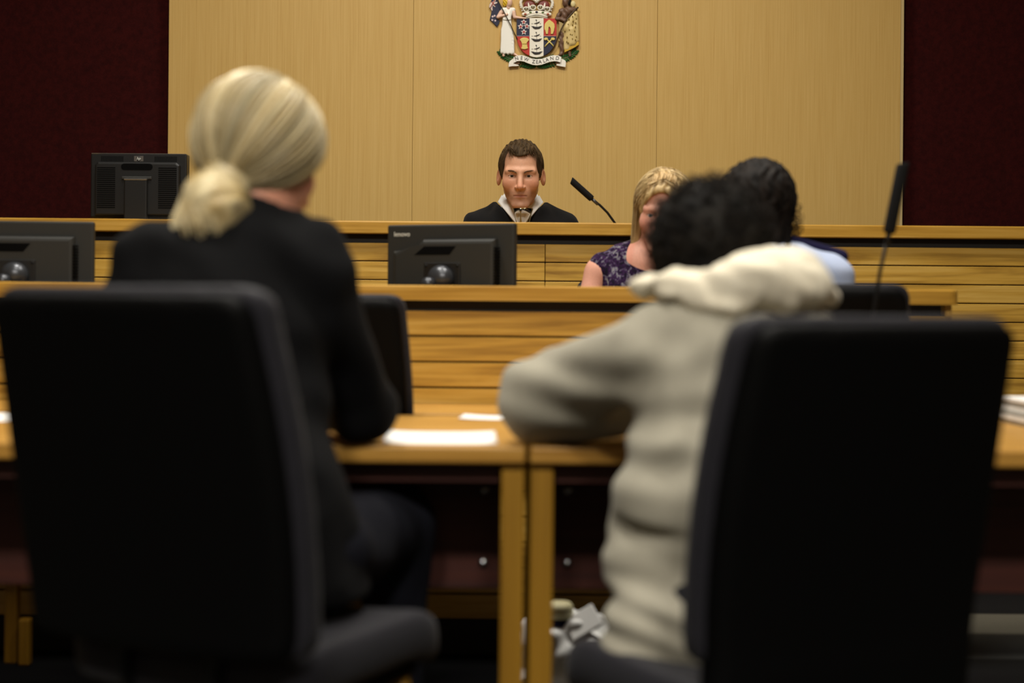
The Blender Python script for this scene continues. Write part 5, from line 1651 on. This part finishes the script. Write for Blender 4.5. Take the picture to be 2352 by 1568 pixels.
    for key, x in xs.items():
        y = np.interp(x, mx, my); sl = (np.interp(x + 14, mx, my) - np.interp(x - 14, mx, my)) / 28
        me = text_me(key[0], 92, 3)
        V = np.array([v.co for v in me.vertices])
        a = -math.atan(sl) * .9
        sxk = .92
        X = x + (V[:, 0] * sxk) * math.cos(a) - V[:, 1] * math.sin(a); Z = -y + V[:, 0] * sxk * math.sin(a) + V[:, 1] * math.cos(a)
        D = 95 + 10 * np.sin(X / 120) + V[:, 2]
        me.vertices.foreach_set('co', EV(np.stack([X, D, Z], 1)).astype(np.float32).ravel())
        put('letter', me, C(BLACK), rb)

    # fern fronds
    def frond(path, n, ln, name='fern'):
        P_ = np.array(path, float); T = np.linspace(0, 1, len(P_))
        parts = [tube_vf([(p[0], 14, -p[1]) for p in path], 7, 6)]
        for i in range(n):
            u = (i + .5) / n
            c = np.array([np.interp(u, T, P_[:, k]) for k in (0, 1)]); c2 = np.array([np.interp(min(u + .03, 1), T, P_[:, k]) for k in (0, 1)])
            d = c2 - c; d /= np.linalg.norm(d) + 1e-9
            nn = np.array((-d[1], d[0]))
            for s in (-1, 1):
                e = c + (nn * s * .9 + d * .55) * ln * (.55 + .5 * math.sin(PI * (u * .85 + .1)))
                w = d * ln * .24
                m1 = (c + e) / 2
                v = [(c[0], 16, -c[1]), (m1[0] + w[0], 22, -(m1[1] + w[1])), (e[0], 12, -e[1]), (m1[0] - w[0], 22, -(m1[1] - w[1])), (m1[0], 36, -m1[1]), (m1[0], 2, -m1[1])]
                parts.append((v, [(0, 1, 4), (1, 2, 4), (2, 3, 4), (3, 0, 4), (1, 0, 5), (2, 1, 5), (3, 2, 5), (0, 3, 5)]))
        V, F = join_vf(parts)
        me = mesh_vf(name, EV([tuple(v) for v in V]), F)
        bm = bmesh.new(); bm.from_mesh(me); bmesh.ops.recalc_face_normals(bm, faces=bm.faces[:]); bm.to_mesh(me); bm.free()
        return put(name, me, C(GREEN), t)
    frond([(1180, 1150), (1050, 1170), (930, 1150), (800, 1090), (690, 1050), (590, 1000), (520, 920)], 18, 88)
    frond([(1200, 1150), (1340, 1168), (1480, 1140), (1620, 1080), (1740, 1040), (1850, 980), (1915, 905)], 18, 92)
    frond([(1195, 1060), (1090, 1080), (980, 1060), (900, 1010)], 10, 52); frond([(1195, 1060), (1300, 1080), (1410, 1055), (1500, 1000)], 10, 52)
    frond([(1195, 1190), (1080, 1196), (960, 1180)], 9, 60); frond([(1195, 1190), (1310, 1196), (1430, 1178)], 9, 60)

    # the woman with the flag
    tbx = es('female_figure', lambda P: smin(cones(P, [K((560, 230, 50), (500, 320, 60), 38, 30), K((500, 320, 60), (640, 285, 92), 28, 22), K((640, 285, 92), (665, 275, 94), 24, 20),
            K((780, 230, 46), (800, 320, 52), 40, 32), K((800, 320, 52), (900, 335, 66), 28, 20), K((900, 335, 66), (1000, 346, 78), 20, 14),
            K((690, 150, 46), (680, 110, 50), 34, 34), K((700, 90, 60), (706, 40, 60), 46, 54), K((742, 75, 66), (752, 80, 66), 12, 8)], 8), s_ell(P, (706, 60, -60), (50, 52, 70)), 12),
            (440, -10, -1050), (1030, 150, 50), 8, SKIN)
    def dress(P):
        x, y, z = P
        d = cones(P, [K((600, 190, 40), (770, 190, 40), 46, 46), K((690, 230, 46), (660, 350, 44), 76, 66), K((660, 370, 42), (660, 560, 44), 78, 100), K((660, 560, 44), (600, 930, 34), 92, 60), K((680, 560, 44), (740, 940, 40), 92, 62), K((650, 640, 44), (670, 930, 44), 90, 70)], 26)
        w = 7 * np.sin(x * .11 + .4 * np.sin(z * .012)) * np.clip((-z - 420) / 200, 0, 1)
        sw = 8 * np.sin(z * .10 + ((x - 700) / 60) ** 2 * 1.2) * np.exp(-((x - 730) / 60) ** 2 - ((z + 790) / 110) ** 2)
        d = d + w + sw
        d = smax(d, y - 84 - 0 * x, 20)
        v = (np.abs(x - 690) - (-z * 0 + (z + 255) * .55))
        return np.maximum(np.maximum(smax(d, -np.maximum(v, 60 - y), 6), -z - 985 + 12 * np.sin(x * .09)), 2 - y)
    es('dress', dress, (440, -12, -1010), (880, 140, -120), 8, (248, 246, 236), tbx)
    es('foot', lambda P: cones(P, [K((610, 960, 34), (600, 1010, 44), 28, 22)]), (560, 0, -1050), (650, 80, -920), 7, SKIN, tbx)
    es('foot', lambda P: cones(P, [K((780, 970, 40), (850, 1014, 60), 24, 16)]), (740, 0, -1045), (880, 90, -930), 7, SKIN, tbx)
    et('belt', [(590, 368, 82), (640, 376, 92), (700, 374, 92), (735, 364, 82)], 7, (200, 196, 182), tbx, 8)
    es('figure_hair', lambda P: smax(smin(s_ell(P, (668, 52, -40), (78, 50, 82)), s_ell(P, (625, 46, -80), (38, 36, 48)), 16) + 5 * np.sin(P[0] * .13 + P[2] * .1) , -s_ell(P, (735, 90, -70), (52, 70, 74)), 8), (560, -10, -150), (780, 130, 60), 8, (226, 186, 44), tbx)
    fg = pr('flag', [(490, -60), (560, 140), (572, 200), (500, 260), (470, 340), (530, 380), (520, 430), (486, 490), (420, 420), (352, 356), (368, 290), (392, 210), (340, 130), (350, 80), (392, 0), (410, -80)], NAVY, 4, 34, 5)
    pr('flag_stripe', [(338, 128), (410, 40), (455, -20), (470, 0), (440, 60), (400, 110), (404, 190), (396, 206), (370, 170)], (216, 196, 186), 32, 42, 2, fg)
    pr('flag_stripe', [(345, 100), (384, 30), (400, 60), (490, 40), (488, 66), (430, 84), (460, 130), (440, 134), (405, 100), (372, 160), (350, 130)], (226, 208, 198), 32, 40, 2, fg)
    et('flag_cross', [(360, 160, 44), (412, 70, 46), (452, -10, 44)], 7, (168, 60, 48), fg, 6); et('flag_cross', [(384, 36, 44), (412, 70, 46), (450, 116, 44)], 6, (168, 60, 48), fg, 6)
    for cx, cy in ((404, 306), (440, 292), (398, 368), (452, 380)):
        st = star(cx, cy, 25, (226, 206, 206), 32, 40, fg)
    et('flag_staff', [(450, -110, 44), (490, 0, 70), (570, 160, 98), (640, 300, 116), (740, 500, 112), (800, 630, 90), (850, 722, 70)], 9, (62, 48, 26), t, 8)

    # the chief with cloak and staff
    chf = es('male_figure', lambda P: smin(cones(P, [K((1640, 200, 50), (1560, 330, 56), 40, 32), K((1560, 350, 58), (1700, 385, 92), 30, 24), K((1700, 385, 92), (1724, 395, 94), 28, 22),
            K((1650, 210, 48), (1830, 190, 46), 52, 60), K((1830, 190, 50), (1910, 180, 56), 46, 22), K((1740, 230, 50), (1680, 330, 46), 84, 60),
            K((1745, 160, 50), (1735, 110, 56), 36, 34), K((1710, 90, 60), (1720, 30, 60), 50, 60), K((1660, 75, 62), (1668, 84, 62), 14, 12),
            K((1640, 620, 34), (1640, 780, 40), 60, 46), K((1640, 780, 40), (1650, 960, 36), 44, 32), K((1650, 970, 40), (1585, 1010, 56), 30, 18), K((1770, 930, 36), (1800, 1010, 44), 30, 22)], 12), s_ell(P, (1715, 60, -50), (58, 54, 72)), 14)
            + 5 * np.sin(P[0] * .06 + P[2] * .05), (1500, -10, -1060), (1990, 160, 70), 8, BROWN)
    es('figure_hair', lambda P: smax(s_ell(P, (1760, 50, -20), (62, 46, 90)), -s_ell(P, (1690, 90, -60), (62, 70, 80)), 8), (1670, -10, -140), (1850, 120, 90), 8, (38, 32, 28), chf)
    es('headdress_feather', lambda P: s_ell(P, (1850, 60, -85), (46, 26, 58)), (1790, 20, -160), (1910, 100, -10), 7, (222, 206, 150), chf)
    def cloak(P):
        x, y, z = P
        d = cones(P, [K((1880, 270, 30), (1740, 520, 36), 70, 90), K((1900, 280, 30), (1890, 740, 32), 54, 70), K((1740, 520, 36), (1740, 880, 34), 70, 60), K((1820, 560, 38), (1830, 780, 36), 90, 80)], 24)
        d = d + 5 * np.sin(x * .06 + z * .01)
        left = (1640 + (-z - 480) * .10) - x
        bot_ = -z - (950 - (x - 1700) * .62)
        return np.maximum(np.maximum(np.maximum(d, left), bot_), 2 - y)
    ck = es('cloak', cloak, (1600, -10, -980), (1990, 140, -180), 9, (216, 192, 130), chf)
    pts = [(1700, 930), (1955, 775)]
    pr('cloak_border', [(1698, 890), (1780, 850), (1880, 790), (1948, 762), (1955, 820), (1890, 860), (1790, 912), (1692, 962)], (204, 164, 44), 20, 84, 5, ck)
    et('cloak_hem', [(1696, 962, 62), (1790, 914, 74), (1890, 862, 74), (1952, 826, 60)], 8, (60, 40, 20), ck, 6)
    for i, (x, y) in enumerate(((1880, 270), (1838, 318), (1775, 370), (1905, 352), (1850, 400), (1760, 460), (1895, 430), (1838, 470), (1700, 580), (1890, 505), (1800, 640), (1876, 578), (1740, 690), (1830, 650), (1905, 680), (1760, 790), (1836, 720), (1890, 740), (1735, 770), (1780, 560))):
        es('cloak_tuft', lambda P: s_ell(P, (x, 112 if 1690 < x < 1900 else 94, -y), (11, 24, 16)), (x - 24, 60, -y - 30), (x + 24, 150, -y + 30), 6, (156, 130, 52), ck)
    pr('skirt', [(1590, 400), (1640, 420), (1690, 450), (1680, 600), (1690, 760), (1640, 772), (1585, 748), (1600, 620), (1610, 500)], (176, 152, 98), 6, 78, 8, chf)
    et('staff', [(1940, 150, 70), (1890, 190, 90), (1790, 300, 112), (1710, 400, 120), (1640, 540, 116), (1580, 680, 100), (1520, 830, 80), (1440, 950, 72)], [16, 14, 12, 12, 11, 11, 10, 8], (70, 48, 28), t, 8)
emblem()
